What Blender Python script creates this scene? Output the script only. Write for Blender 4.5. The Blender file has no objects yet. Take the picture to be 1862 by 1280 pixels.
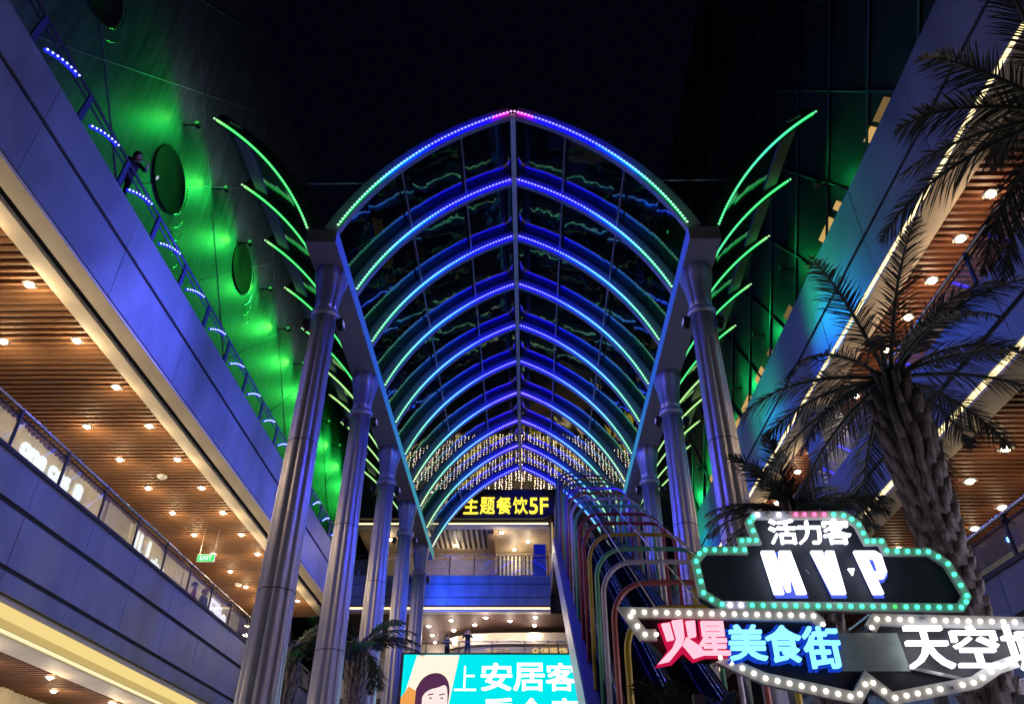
import bpy, math, random
from mathutils import Vector, Matrix
R = math.radians
rnd = random.Random(7)
S = bpy.context.scene
C = S.collection

# ------------------------------------------------------------------ camera
def cam_axes(pitch, roll, yaw):
    p, r, y = R(pitch), R(roll), R(yaw)
    f = Vector((math.sin(y)*math.cos(p), math.cos(y)*math.cos(p), math.sin(p)))
    rt = Vector((math.cos(y), -math.sin(y), 0))
    up = rt.cross(f)
    return math.cos(r)*rt + math.sin(r)*up, -math.sin(r)*rt + math.cos(r)*up, f
cr, cu_, cf = cam_axes(34.1, 0.4, -1.3)
cd = bpy.data.cameras.new('camera')
cam = bpy.data.objects.new('camera', cd); C.objects.link(cam)
M = Matrix((cr, cu_, -cf)).transposed().to_4x4()
M.translation = Vector((0, 0, 1.6))
cam.matrix_world = M
cd.lens = 27.07; cd.sensor_width = 36; cd.sensor_fit = 'HORIZONTAL'
cd.clip_end = 1000; cd.clip_start = 0.05
S.camera = cam

# ------------------------------------------------------------------ night sky, exposure
W = bpy.data.worlds.new('World'); S.world = W; W.use_nodes = True
bg = W.node_tree.nodes['Background']
bg.inputs[0].default_value = (0.18, 0.26, 0.75, 1); bg.inputs[1].default_value = 0.0042
S.view_settings.view_transform = 'Standard'; S.view_settings.look = 'None'
S.view_settings.exposure = 0; S.view_settings.gamma = 1
S.cycles.use_denoising = True
S.cycles.max_bounces = 7; S.cycles.diffuse_bounces = 3; S.cycles.glossy_bounces = 3
S.cycles.transparent_max_bounces = 24
S.cycles.sample_clamp_indirect = 3; S.cycles.caustics_reflective = False; S.cycles.caustics_refractive = False

# ------------------------------------------------------------------ materials
MATS = {}
def mat(name, col, rough=.5, metal=0, var=.12, scale=3, bump=0, bscale=40, spec=.5, stretch=None):
    if name in MATS: return MATS[name]
    m = bpy.data.materials.new(name); m.use_nodes = True
    n, l = m.node_tree.nodes, m.node_tree.links
    b = n['Principled BSDF']
    b.inputs['Roughness'].default_value = rough; b.inputs['Metallic'].default_value = metal
    b.inputs['Specular IOR Level'].default_value = spec
    tc = n.new('ShaderNodeTexCoord'); mp = n.new('ShaderNodeMapping')
    l.new(tc.outputs['Object'], mp.inputs[0])
    if stretch: mp.inputs['Scale'].default_value = stretch
    nz = n.new('ShaderNodeTexNoise'); nz.inputs['Scale'].default_value = scale; nz.inputs['Detail'].default_value = 6
    l.new(mp.outputs[0], nz.inputs['Vector'])
    rp = n.new('ShaderNodeValToRGB')
    a, c = 1-var, 1+var
    rp.color_ramp.elements[0].position = .3; rp.color_ramp.elements[1].position = .7
    rp.color_ramp.elements[0].color = (col[0]*a, col[1]*a, col[2]*a, 1)
    rp.color_ramp.elements[1].color = (min(1, col[0]*c), min(1, col[1]*c), min(1, col[2]*c), 1)
    l.new(nz.outputs[0], rp.inputs[0]); l.new(rp.outputs[0], b.inputs['Base Color'])
    mr = n.new('ShaderNodeMapRange'); mr.inputs['To Min'].default_value = max(0, rough-.1); mr.inputs['To Max'].default_value = min(1, rough+.12)
    l.new(nz.outputs[0], mr.inputs[0]); l.new(mr.outputs[0], b.inputs['Roughness'])
    if bump:
        n2 = n.new('ShaderNodeTexNoise'); n2.inputs['Scale'].default_value = bscale; n2.inputs['Detail'].default_value = 4
        l.new(mp.outputs[0], n2.inputs['Vector'])
        bp = n.new('ShaderNodeBump'); bp.inputs['Strength'].default_value = bump; bp.inputs['Distance'].default_value = .05
        l.new(n2.outputs[0], bp.inputs['Height']); l.new(bp.outputs[0], b.inputs['Normal'])
    MATS[name] = m
    return m
def emit(name, col, strength, sample=True):
    if name in MATS: return MATS[name]
    m = bpy.data.materials.new(name); m.use_nodes = True
    n, l = m.node_tree.nodes, m.node_tree.links
    n.clear()
    e = n.new('ShaderNodeEmission'); o = n.new('ShaderNodeOutputMaterial')
    e.inputs[0].default_value = (*col, 1); e.inputs[1].default_value = strength
    l.new(e.outputs[0], o.inputs[0])
    if not sample: m.cycles.emission_sampling = 'NONE'
    MATS[name] = m
    return m
def emit_attr(name, strength, sample=True):
    m = emit(name, (1, 1, 1), strength, sample)
    n, l = m.node_tree.nodes, m.node_tree.links
    a = n.new('ShaderNodeVertexColor'); a.layer_name = 'Col'
    e = [x for x in n if x.type == 'EMISSION'][0]
    l.new(a.outputs[0], e.inputs[0])
    return m
def glass(name, tint, refl=1.0, rough=.02, bump=0, bscale=.8, milk=0):
    if name in MATS: return MATS[name]
    m = bpy.data.materials.new(name); m.use_nodes = True
    n, l = m.node_tree.nodes, m.node_tree.links
    n.clear()
    t = n.new('ShaderNodeBsdfTransparent'); t.inputs[0].default_value = (*tint, 1)
    g = n.new('ShaderNodeBsdfGlossy'); g.inputs['Roughness'].default_value = rough
    g.inputs[0].default_value = (refl, refl, refl, 1)
    f = n.new('ShaderNodeFresnel'); ge = n.new('ShaderNodeNewGeometry'); ir = n.new('ShaderNodeMapRange')
    ir.inputs['To Min'].default_value = 1.6; ir.inputs['To Max'].default_value = .625
    l.new(ge.outputs['Backfacing'], ir.inputs[0]); l.new(ir.outputs[0], f.inputs[0])
    mx = n.new('ShaderNodeMixShader'); o = n.new('ShaderNodeOutputMaterial')
    l.new(f.outputs[0], mx.inputs[0]); l.new(t.outputs[0], mx.inputs[1]); l.new(g.outputs[0], mx.inputs[2])
    l.new(mx.outputs[0], o.inputs[0])
    if milk:
        df = n.new('ShaderNodeBsdfDiffuse'); df.inputs[0].default_value = (.75, .78, .76, 1); m3 = n.new('ShaderNodeMixShader'); m3.inputs[0].default_value = milk
        l.new(mx.outputs[0], m3.inputs[1]); l.new(df.outputs[0], m3.inputs[2]); l.new(m3.outputs[0], o.inputs[0])
    if bump:
        tc = n.new('ShaderNodeTexCoord'); nz = n.new('ShaderNodeTexNoise'); nz.inputs['Scale'].default_value = bscale
        nz.inputs['Detail'].default_value = 2
        l.new(tc.outputs['Object'], nz.inputs['Vector'])
        bp = n.new('ShaderNodeBump'); bp.inputs['Strength'].default_value = bump; bp.inputs['Distance'].default_value = .1
        l.new(nz.outputs[0], bp.inputs['Height']); l.new(bp.outputs[0], g.inputs['Normal']); l.new(bp.outputs[0], f.inputs['Normal'])
    MATS[name] = m
    return m

white_paint = mat('white_paint', (.80, .80, .84), .45)
grey_paint = mat('grey_paint', (.42, .41, .43), .5)
column_metal = mat('column_metal', (.50, .50, .62), .34, .55, .06, 2, stretch=(1, 1, .15))
panel_grey = mat('panel_grey', (.30, .33, .39), .42, .1, .20, 1.6, bump=.05, bscale=3, stretch=(1, .6, .35))
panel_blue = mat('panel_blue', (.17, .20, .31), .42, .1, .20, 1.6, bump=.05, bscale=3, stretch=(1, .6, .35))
panel_dark = mat('panel_dark', (.035, .035, .045), .6)
beige = mat('beige', (.78, .70, .56), .6, 0, .05)
cream = mat('cream', (.72, .66, .50), .7, 0, .1)
wood = mat('wood_slat', (.20, .094, .044), .62, 0, .25, 4, stretch=(.4, 6, 6))
soffit_void = mat('soffit_void', (.055, .028, .015), .8)
steel = mat('steel', (.55, .55, .57), .28, .9, .08)
dark_metal = mat('dark_metal', (.06, .06, .075), .4, .6)
brushed = mat('brushed_steel', (.50, .49, .53), .38, .8, .18, 1.5, bump=.12, bscale=3, stretch=(20, 1, 20))
black_rubber = mat('black_rubber', (.015, .015, .018), .45)
tower_metal = mat('tower_metal', (.16, .165, .175), .5, .25, .34, 1.6, bump=.14, bscale=2.0, stretch=(1, 2.2, .22))
seam_mat = mat('seam', (.42, .43, .42), .5, .3)
navy = mat('navy_panel', (.012, .022, .06), .18, 0, .2)
paving = mat('paving', (.22, .21, .21), .5, 0, .15, .6)
leaf = mat('palm_leaf', (.034, .046, .034), .45, 0, .35, 5)
bark = mat('palm_bark', (.26, .22, .22), .85, 0, .4, 9, bump=.6, bscale=25)
pane_clear = glass('clear_glass', (.90, .93, .90), .9, milk=.10)
pane_canopy = glass('canopy_glass', (.45, .5, .6), .75, .012, .10, .9)
pane_tower = mat('tower_glass', (.012, .018, .022), .12, 0, .2)
led_dot = emit_attr('led_dot', 1.9, False)
wing_dot = emit_attr('wing_dot', 1.25, False)
led_glow_m = emit_attr('led_glow', 15, True)  # glowing channel behind the diodes, added for bloom and to light the ribs
wing_glow_m = emit_attr('wing_glow', 2.6, True)  # the same added glow channel for the wings
warm_bulb = emit('warm_bulb', (1, .78, .45), 38, True)
cove_m = emit('cove_light', (1, .78, .38), 2.2)

# ------------------------------------------------------------------ mesh helper
class MB:
    def __init__(s): s.v = []; s.f = []; s.m = []; s.c = []; s.sm = []
    def face(s, idx, mi=0, col=None, sm=False):
        s.f.append(tuple(idx)); s.m.append(mi); s.c.append(col); s.sm.append(sm)
    def quad(s, a, b, c, d, mi=0, col=None, sm=False):
        k = len(s.v); s.v += [tuple(a), tuple(b), tuple(c), tuple(d)]; s.face((k, k+1, k+2, k+3), mi, col, sm)
    def hexa(s, p, mi=0, col=None):          # eight corners: bottom ring of four, top ring of four
        k = len(s.v); s.v += [tuple(q) for q in p]
        for f in ((3, 2, 1, 0), (4, 5, 6, 7), (0, 1, 5, 4), (1, 2, 6, 5), (2, 3, 7, 6), (3, 0, 4, 7)):
            s.face([k+i for i in f], mi, col)
    def box(s, x0, x1, y0, y1, z0, z1, mi=0, col=None):
        x0, x1 = sorted((x0, x1)); y0, y1 = sorted((y0, y1)); z0, z1 = sorted((z0, z1))
        s.hexa([(x0, y0, z0), (x1, y0, z0), (x1, y1, z0), (x0, y1, z0), (x0, y0, z1), (x1, y0, z1), (x1, y1, z1), (x0, y1, z1)], mi, col)
    def tube(s, pts, rad, n=8, mi=0, cap=True, col=None, flat=1.0, up=None):
        pts = [Vector(p) for p in pts]; k0 = len(s.v); N = len(pts)
        rads = rad if isinstance(rad, (list, tuple)) else [rad]*N
        ref = Vector(up) if up else None
        for i, p in enumerate(pts):
            t = (pts[min(i+1, N-1)] - pts[max(i-1, 0)]).normalized()
            if ref is None:
                ref = Vector((0, 0, 1)) if abs(t.z) < .9 else Vector((1, 0, 0))
            a = ref.cross(t)
            if a.length < 1e-6: a = Vector((1, 0, 0)).cross(t)
            a.normalize(); b = t.cross(a); ref = b if not up else ref
            for j in range(n):
                th = 2*math.pi*j/n
                s.v.append(tuple(p + a*math.cos(th)*rads[i] + b*math.sin(th)*rads[i]*flat))
        for i in range(N-1):
            for j in range(n):
                s.face((k0+i*n+j, k0+i*n+(j+1) % n, k0+(i+1)*n+(j+1) % n, k0+(i+1)*n+j), mi, col, True)
        if cap:
            s.face([k0+j for j in range(n)][::-1], mi, col); s.face([k0+(N-1)*n+j for j in range(n)], mi, col)
    def rings(s, rs, mi=0, cap=True, sm=True, col=None):   # rs: list of rings (lists of points), same count
        k0 = len(s.v); n = len(rs[0])
        for r in rs: s.v += [tuple(p) for p in r]
        for i in range(len(rs)-1):
            for j in range(n):
                s.face((k0+i*n+j, k0+i*n+(j+1) % n, k0+(i+1)*n+(j+1) % n, k0+(i+1)*n+j), mi, col, sm)
        if cap:
            s.face([k0+j for j in range(n)][::-1], mi, col); s.face([k0+(len(rs)-1)*n+j for j in range(n)], mi, col)
    def lathe(s, prof, c=(0, 0, 0), n=16, mi=0, cap=True, col=None):
        s.rings([[(c[0]+r*math.cos(2*math.pi*j/n), c[1]+r*math.sin(2*math.pi*j/n), c[2]+z) for j in range(n)] for r, z in prof], mi, cap, True, col)
    def prism(s, poly, d0, d1, axis='y', mi=0, col=None):  # polygon in (x,z) extruded in y, or (y,z) extruded in x
        n = len(poly); k = len(s.v)
        for d in (d0, d1):
            for a, b in poly:
                s.v.append((a, d, b) if axis == 'y' else ((d, a, b) if axis == 'x' else (a, b, d)))
        s.face([k+i for i in range(n)], mi, col); s.face([k+n+i for i in range(n)][::-1], mi, col)
        for i in range(n): s.face((k+i, k+n+i, k+n+(i+1) % n, k+(i+1) % n), mi, col)
    def octa(s, p, r, mi=0, col=None):
        k = len(s.v); x, y, z = p
        s.v += [(x+r, y, z), (x-r, y, z), (x, y+r, z), (x, y-r, z), (x, y, z+r), (x, y, z-r)]
        for f in ((0, 2, 4), (2, 1, 4), (1, 3, 4), (3, 0, 4), (2, 0, 5), (1, 2, 5), (3, 1, 5), (0, 3, 5)):
            s.face([k+i for i in f], mi, col, True)
    def data(s, name, mats):
        me = bpy.data.meshes.new(name); me.from_pydata(s.v, [], s.f)
        for m in (mats if isinstance(mats, (list, tuple)) else [mats]): me.materials.append(m)
        me.polygons.foreach_set('material_index', s.m); me.polygons.foreach_set('use_smooth', s.sm)
        if any(c is not None for c in s.c):
            at = me.color_attributes.new('Col', 'FLOAT_COLOR', 'CORNER')
            buf = []
            for f, c in zip(s.f, s.c):
                c = c or (1, 1, 1)
                buf += [c[0], c[1], c[2], 1.0]*len(f)
            at.data.foreach_set('color', buf)
        me.update(); return me
    def build(s, name, mats, parent=None):
        return link(name, s.data(name, mats), parent)
def link(name, data, parent=None, loc=None):
    o = bpy.data.objects.new(name, data); C.objects.link(o)
    if parent: o.parent = parent
    if loc: o.location = loc
    return o
def tag(o, label, cat, group=None, kind=None):
    if label: o['label'] = label
    if cat: o['category'] = cat
    if group: o['group'] = group
    if kind: o['kind'] = kind
    return o
def thing(name, label, cat, loc=(0, 0, 0), rz=0, group=None):
    o = bpy.data.objects.new(name, None); C.objects.link(o); o.location = loc; o.rotation_euler = (0, 0, rz)
    o.empty_display_size = .2
    return tag(o, label, cat, group)
def struct(name, mb, m):
    return tag(mb.build(name, m), None, None, None, 'structure')
def dup(o, loc=None, rz=None, label=None, parent=None, top=True):
    c = o.copy(); C.objects.link(c)
    if parent is not None: c.parent = parent
    if top:
        if loc is not None: c.location = loc
        if rz is not None: c.rotation_euler = (0, 0, rz)
        if label: c['label'] = label
    for ch in list(o.children): dup(ch, parent=c, top=False)
    return c
def lamp(name, kind, parent, loc, energy, col, size=.05, aim=None, spot=60, blend=.5):
    d = bpy.data.lights.new(name, kind); d.energy = energy; d.color = col
    if kind != 'SUN': d.shadow_soft_size = size
    if kind == 'SPOT': d.spot_size = R(spot); d.spot_blend = blend
    o = bpy.data.objects.new(name, d); C.objects.link(o); o.parent = parent; o.location = loc
    if aim is not None: o.rotation_euler = Vector(aim).to_track_quat('-Z', 'Y').to_euler()
    return o
# lettering: a font outline turned into a mesh, fitted into a w x h box, lying in the xz plane and facing -y
def letters(s, w, h, depth=.02, bold=0.0, shear=0.0):
    cu = bpy.data.curves.new('lettering', 'FONT'); cu.body = s; cu.size = 1; cu.shear = shear
    ob = bpy.data.objects.new('lettering', cu); C.objects.link(ob)
    dg = bpy.context.evaluated_depsgraph_get()
    src = ob.evaluated_get(dg).to_curve(dg)
    sp = []
    for q in src.splines:                       # strokes of the outline with their signed area
        P = [(p.co.copy(), p.handle_left.copy(), p.handle_right.copy()) for p in q.bezier_points]
        poly = []
        for i in range(len(P)):
            p0, h0, h1, p1 = P[i][0], P[i][2], P[(i+1) % len(P)][1], P[(i+1) % len(P)][0]
            for u in (0, .33, .66):
                poly.append(p0*(1-u)**3+3*h0*u*(1-u)**2+3*h1*u*u*(1-u)+p1*u**3)
        ar = sum(poly[i].x*poly[(i+1) % len(poly)].y-poly[(i+1) % len(poly)].x*poly[i].y for i in range(len(poly)))/2
        sp.append((P, poly, ar))
    sign = 1 if max(sp, key=lambda q: abs(q[2]))[2] > 0 else -1
    def inside(pt, poly):
        r = False
        for i in range(len(poly)):
            a, b = poly[i], poly[i-1]
            if (a.y > pt.y) != (b.y > pt.y) and pt.x < (b.x-a.x)*(pt.y-a.y)/(b.y-a.y)+a.x: r = not r
        return r
    outs = [q for q in sp if q[2]*sign > 0]; groups = [[q] for q in outs]
    for q in sp:
        if q[2]*sign > 0: continue
        own = [i for i, o_ in enumerate(outs) if inside(q[1][0], o_[1])]
        if own: groups[min(own, key=lambda i: abs(outs[i][2]))].append(q)
    V_, F_ = [], []
    for gi, gr in enumerate(groups):
        c2 = bpy.data.curves.new('lettering', 'CURVE'); c2.dimensions = '2D'; c2.fill_mode = 'BOTH'; c2.extrude = .5; c2.resolution_u = 3
        for P, _, _ in gr:
            q = c2.splines.new('BEZIER'); q.bezier_points.add(len(P)-1); q.use_cyclic_u = True
            for bp, (co, hl, hr) in zip(q.bezier_points, P):
                bp.handle_left_type = bp.handle_right_type = 'FREE'; bp.co, bp.handle_left, bp.handle_right = co, hl, hr
        o2 = bpy.data.objects.new('lettering', c2); C.objects.link(o2)
        dg = bpy.context.evaluated_depsgraph_get(); m2 = bpy.data.meshes.new_from_object(o2.evaluated_get(dg))
        shifts = [(0, 0)] + ([(bold, bold), (-bold, bold), (bold, -bold), (-bold, -bold)] if bold else [])
        for si, (dx, dy) in enumerate(shifts):     # heavier strokes from shifted copies; overlapping ones stand a hair apart
            k = len(V_); eps = 1-.03*(gi % 5)-.006*si
            V_ += [(v.co.x+dx, v.co.y+dy, v.co.z*eps) for v in m2.vertices]; F_ += [[k+i for i in p.vertices] for p in m2.polygons]
        bpy.data.objects.remove(o2); bpy.data.meshes.remove(m2)
    bpy.data.objects.remove(ob)
    xs = [v[0] for v in V_]; ys = [v[1] for v in V_]
    x0, x1, y0, y1 = min(xs), max(xs), min(ys), max(ys)
    sx = w/(x1-x0) if w else h/(y1-y0); sz = h/(y1-y0)
    me = bpy.data.meshes.new('letter'); me.from_pydata([((x-x0)*sx, -z*depth, (y-y0)*sz) for x, y, z in V_], [], F_)
    return me
def put_letters(name, s, w, h, loc, m, parent=None, rz=0, depth=.02, bold=0.0, shear=0.0):
    me = letters(s, w, h, depth, bold, shear); me.materials.append(m)
    o = link(name, me, parent, loc); o.rotation_euler = (0, 0, rz)
    return o

# ------------------------------------------------------------------ plaza
g = MB(); g.quad((-150, -60, 0), (150, -60, 0), (150, 160, 0), (-150, 160, 0)); struct('ground', g, paving)

# ------------------------------------------------------------------ steel and glass canopy
CX, Y0, DY, NB = -0.41, 17.03, 3.015, 10
def arc3(p, q, r, n):                      # circle through three (d, z) points, sampled from p to r
    ax, ay, bx, by, cx, cy = *p, *q, *r
    d = 2*(ax*(by-cy)+bx*(cy-ay)+cx*(ay-by))
    ux = ((ax*ax+ay*ay)*(by-cy)+(bx*bx+by*by)*(cy-ay)+(cx*cx+cy*cy)*(ay-by))/d
    uy = ((ax*ax+ay*ay)*(cx-bx)+(bx*bx+by*by)*(ax-cx)+(cx*cx+cy*cy)*(bx-ax))/d
    rad = math.hypot(ax-ux, ay-uy)
    t0, t1 = math.atan2(ay-uy, ax-ux), math.atan2(cy-uy, cx-ux)
    return [(ux+rad*math.cos(t0+(t1-t0)*i/n), uy+rad*math.sin(t0+(t1-t0)*i/n)) for i in range(n+1)], (ux, uy)
MAIN, _ = arc3((5.2, 17.48), (3.2, 20.5), (0, 22.64), 24)
WING, _ = arc3((6.12, 17.5), (7.5, 19.95), (10.12, 22.62), 18)
def offset_curve(pts, d):
    out = []
    for i, p in enumerate(pts):
        a, b = pts[max(i-1, 0)], pts[min(i+1, len(pts)-1)]
        tx, tz = b[0]-a[0], b[1]-a[1]; L = math.hypot(tx, tz)
        nx, nz = -tz/L, tx/L
        if nz < 0: nx, nz = -nx, -nz
        out.append((p[0]+nx*d, p[1]+nz*d))
    return out
def resample(pts, step):
    out = []; acc = 0; L = 0
    for a, b in zip(pts, pts[1:]): L += math.hypot(b[0]-a[0], b[1]-a[1])
    n = max(2, int(L/step)); want = [L*(i+.5)/n for i in range(n)]; pos = 0
    for a, b in zip(pts, pts[1:]):
        l = math.hypot(b[0]-a[0], b[1]-a[1])
        while want and want[0] <= pos+l:
            t = (want[0]-pos)/l; out.append((a[0]+(b[0]-a[0])*t, a[1]+(b[1]-a[1])*t, want[0]/L)); want.pop(0)
        pos += l
    return out
def ramp(t, stops):
    for (a, ca), (b, cb) in zip(stops, stops[1:]):
        if t <= b:
            k = (t-a)/(b-a); return tuple(x+(y-x)*k for x, y in zip(ca, cb))
    return stops[-1][1]
GREEN, TEAL, CYAN, BLUE, VIO, PINK, LIME = (.0005, .070, .008), (.0005, .075, .045), (.0005, .055, .55), (.0003, .0022, 1.0), (.0035, .0012, 1.0), (.13, .002, .10), (.05, .075, .012)
RAMPS = [[(0, GREEN), (.12, (.0005, .075, .02)), (.3, TEAL), (.42, CYAN), (.6, BLUE), (.90, VIO), (.93, PINK), (1, PINK)],
         [(0, (.0005, .075, .022)), (.25, TEAL), (.45, CYAN), (.62, BLUE), (.96, VIO), (1, PINK)],
         [(0, GREEN), (.25, TEAL), (.5, CYAN), (.75, BLUE), (1, VIO)],
         [(0, LIME), (.12, (.01, .07, .02)), (.35, TEAL), (.55, CYAN), (.8, VIO), (1, (.02, .006, .9))],
         [(0, (.07, .06, .03)), (.15, TEAL), (.45, CYAN), (.7, BLUE), (1, VIO)]]
RAMP_OF = [0, 1, 2, 2, 2, 2, 3, 3, 3, 4]
def whiten(c, k):          # what one diode looks like: the hue at full drive, part washed to white
    m = max(c); c = tuple(min(1, (x/m)**.6) for x in c)
    return tuple(x+(1-x)*k for x in c)
def beam_along(mb, prof, side, depth, y0, y1):   # box-section beam whose inner edge follows prof
    outer = offset_curve(prof, depth)
    for (a, b, c, d) in zip(prof, prof[1:], outer[1:], outer):
        q = [(CX+side*p[0], p[1]) for p in (a, b, c, d)]
        mb.hexa([(x, y0, z) for x, z in q] + [(x, y1, z) for x, z in q])
arch_cache = {}
def arch_data(rk):
    if rk in arch_cache: return arch_cache[rk]
    b = MB()
    for s in (-1, 1): beam_along(b, MAIN, s, .46, -.09, .09)
    st = MB()
    for s in (-1, 1):
        fine = resample(MAIN, .30)
        for p, q in zip(fine, fine[1:]):
            col = ramp((p[2]+q[2])/2, RAMPS[rk])
            st.hexa([(CX+s*p[0], -.245, p[1]), (CX+s*q[0], -.245, q[1]), (CX+s*q[0], -.205, q[1]), (CX+s*p[0], -.205, p[1]),
                     (CX+s*p[0], -.245, p[1]+.085), (CX+s*q[0], -.245, q[1]+.085), (CX+s*q[0], -.205, q[1]+.085), (CX+s*p[0], -.205, p[1]+.085)], 1, col)
        for x, z, t in resample(MAIN, .128):
            st.octa((CX+s*x, -.262, z+.03), .047, 0, whiten(ramp(t, RAMPS[rk]), .38))
    arch_cache[rk] = (b.data('arch_rib', mat('rib_paint', (.34, .35, .46), .4)), st.data('led_strip', [led_dot, led_glow_m]))
    return arch_cache[rk]
wing_cache = {}
def wing_led(side, k):
    rk = 0 if k < 5 else 1
    key = (side, rk, k if k < 2 else 2)
    if key in wing_cache: return wing_cache[key]
    b = MB(); beam_along(b, WING, side, .40, -.07, .07)
    st = MB()
    G1 = (.003, .42, .045) if side < 0 else (.003, .44, .07)
    def colr(t):
        if side > 0 and k == 0: return ramp(t, [(0, (.002, .42, .07)), (.4, (.002, .42, .12)), (.6, (.003, .38, .22)), (.75, (.002, .42, .12)), (1, (.002, .44, .05))])
        if side > 0 and k == 1: return ramp(t, [(0, (.002, .42, .10)), (.5, (.002, .42, .10)), (.7, (.002, .44, .06)), (1, (.002, .44, .06))])
        if rk: return ramp(t, [(0, (.15, .45, .1)), (1, (.2, .5, .1))])
        return ramp(t, [(0, (.05, .45, .10)), (.12, G1), (.88, G1), (1, (.15, .45, .10))])
    fine = resample(WING, .3)
    for p, q in zip(fine, fine[1:]):
        st.hexa([(CX+side*p[0], -.115, p[1]), (CX+side*q[0], -.115, q[1]), (CX+side*q[0], -.072, q[1]), (CX+side*p[0], -.072, p[1]),
                 (CX+side*p[0], -.115, p[1]+.10), (CX+side*q[0], -.115, q[1]+.10), (CX+side*q[0], -.072, q[1]+.10), (CX+side*p[0], -.072, p[1]+.10)], 1, colr((p[2]+q[2])/2))
    for x, z, t in resample(WING,   .128):
        st.octa((CX+side*x, -.13, z+.035), .048, 0, whiten(colr(t), .14))
    wing_cache[key] = (b.data('wing_rib', dark_metal), st.data('led_strip', [wing_dot, wing_glow_m]))
    return wing_cache[key]

canopy = thing('canopy', 'long pointed glass canopy on lobed steel columns with rainbow lit arches and side wings', 'canopy', (CX, Y0, 0))
cinv = Vector((-CX, -Y0, 0))
def cpart(name, data, y=0, parent=None):
    o = link(name, data, parent or canopy)
    if parent is None: o.location = (-CX, y - Y0, 0)
    return o
for k in range(NB):
    bd, sd = arch_data(RAMP_OF[k])
    a = cpart('arch_rib', bd, Y0+DY*k)
    cpart('led_strip', sd, parent=a)
for side in (-1, 1):
    for k in range(NB):
        bd, sd = wing_led(side, k)
        a = cpart('wing_rib', bd, Y0+DY*k)
        cpart('led_strip', sd, parent=a)
YE = Y0+DY*(NB-1)
rb = MB(); rb.box(CX-.085, CX+.085, Y0-.2, YE+.3, 22.40, 22.60); cpart('ridge_beam', rb.data('ridge_beam', white_paint))
# purlins along the roof and the flat tie beams near the wing tips
pm = MB()
for s in (-1, 1):
    for d in (1.75, 3.6):
        z = min(MAIN, key=lambda p: abs(p[0]-d))[1]+.30
        pm.tube([(CX+s*d, Y0, z), (CX+s*d, YE, z)], .035, 6)
cpart('purlin', pm.data('purlin', grey_paint))
for s in (-1, 1):
    b = MB(); 
    b.hexa([(CX+s*9.05, Y0-.1, 22.12), (CX+s*9.55, Y0-.1, 22.46), (CX+s*9.55, YE+.3, 22.46), (CX+s*9.05, YE+.3, 22.12),
            (CX+s*9.0, Y0-.1, 22.2), (CX+s*9.5, Y0-.1, 22.54), (CX+s*9.5, YE+.3, 22.54), (CX+s*9.0, YE+.3, 22.2)])
    cpart('wing_beam', b.data('wing_beam', grey_paint))
# gutters
for s in (-1, 1):
    b = MB(); b.box(CX+s*5.22, CX+s*6.13, Y0-.12, YE+.6, 17.02, 17.50)
    gt = cpart('gutter', b.data('gutter', mat('gutter_paint', (.24, .21, .22), .5)))
    b = MB(); n = 40
    for i in range(n):
        ya, yb = Y0-.1+(YE+.65-Y0)*i/n, Y0-.1+(YE+.65-Y0)*(i+1)/n
        t = i/n
        col = ramp(t, [(0, (.04, .07, .72)), (.3, (.03, .16, .80)), (.6, (.06, .40, .62)), (1, (.12, .42, .38))])
        b.box(CX+s*5.185, CX+s*5.217, ya, yb, 17.05, 17.44, 0, col)
    cpart('light_strip', b.data('light_strip', emit_attr('gutter_glow', .75)), parent=gt)
# glass: each bay has four panes a side over the arches and two a side over the wings, each seated a little differently
def panes(prof, side, ya, yb, cuts, off):
    b = MB(); pr = offset_curve(prof, off); N = len(pr)-1
    for c0, c1 in zip(cuts, cuts[1:]):
        i0, i1 = round(c0*N), round(c1*N)
        tl = [rnd.uniform(-.016, .016) for _ in range(4)]
        k = len(b.v); m = i1-i0
        for i in range(i0, i1+1):
            u = (i-i0)/m
            for j, y in enumerate((ya+.03, yb-.03)):
                d = (tl[0]*(1-u)+tl[1]*u) if j == 0 else (tl[2]*(1-u)+tl[3]*u)
                gap = .01 if i in (i0,) else 0
                b.v.append((CX+side*pr[i][0], y, pr[i][1]+d))
        for i in range(m): b.face((k+2*i, k+2*i+1, k+2*i+3, k+2*i+2), 0, None, True)
    return b
for k in range(NB-1):
    ya, yb = Y0+DY*k, Y0+DY*(k+1)
    for s in (-1, 1):
        cpart('glass_panel', panes(MAIN, s, ya, yb, (0, .25, .5, .75, 1), .40).data('glass_panel', pane_canopy))
        cpart('glass_panel', panes(WING, s, ya, yb, (0, .5, 1), .33).data('glass_panel', pane_canopy))
# tie rods between wings and arches
for y in (Y0, Y0+DY*3, Y0+DY*6):
    for s in (-1, 1):
        b = MB(); b.tube([(CX+s*4.55, y, 19.58), (CX+s*6.9, y, 19.58)], .022, 6)
        cpart('tie_rod', b.data('tie_rod', steel))
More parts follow.
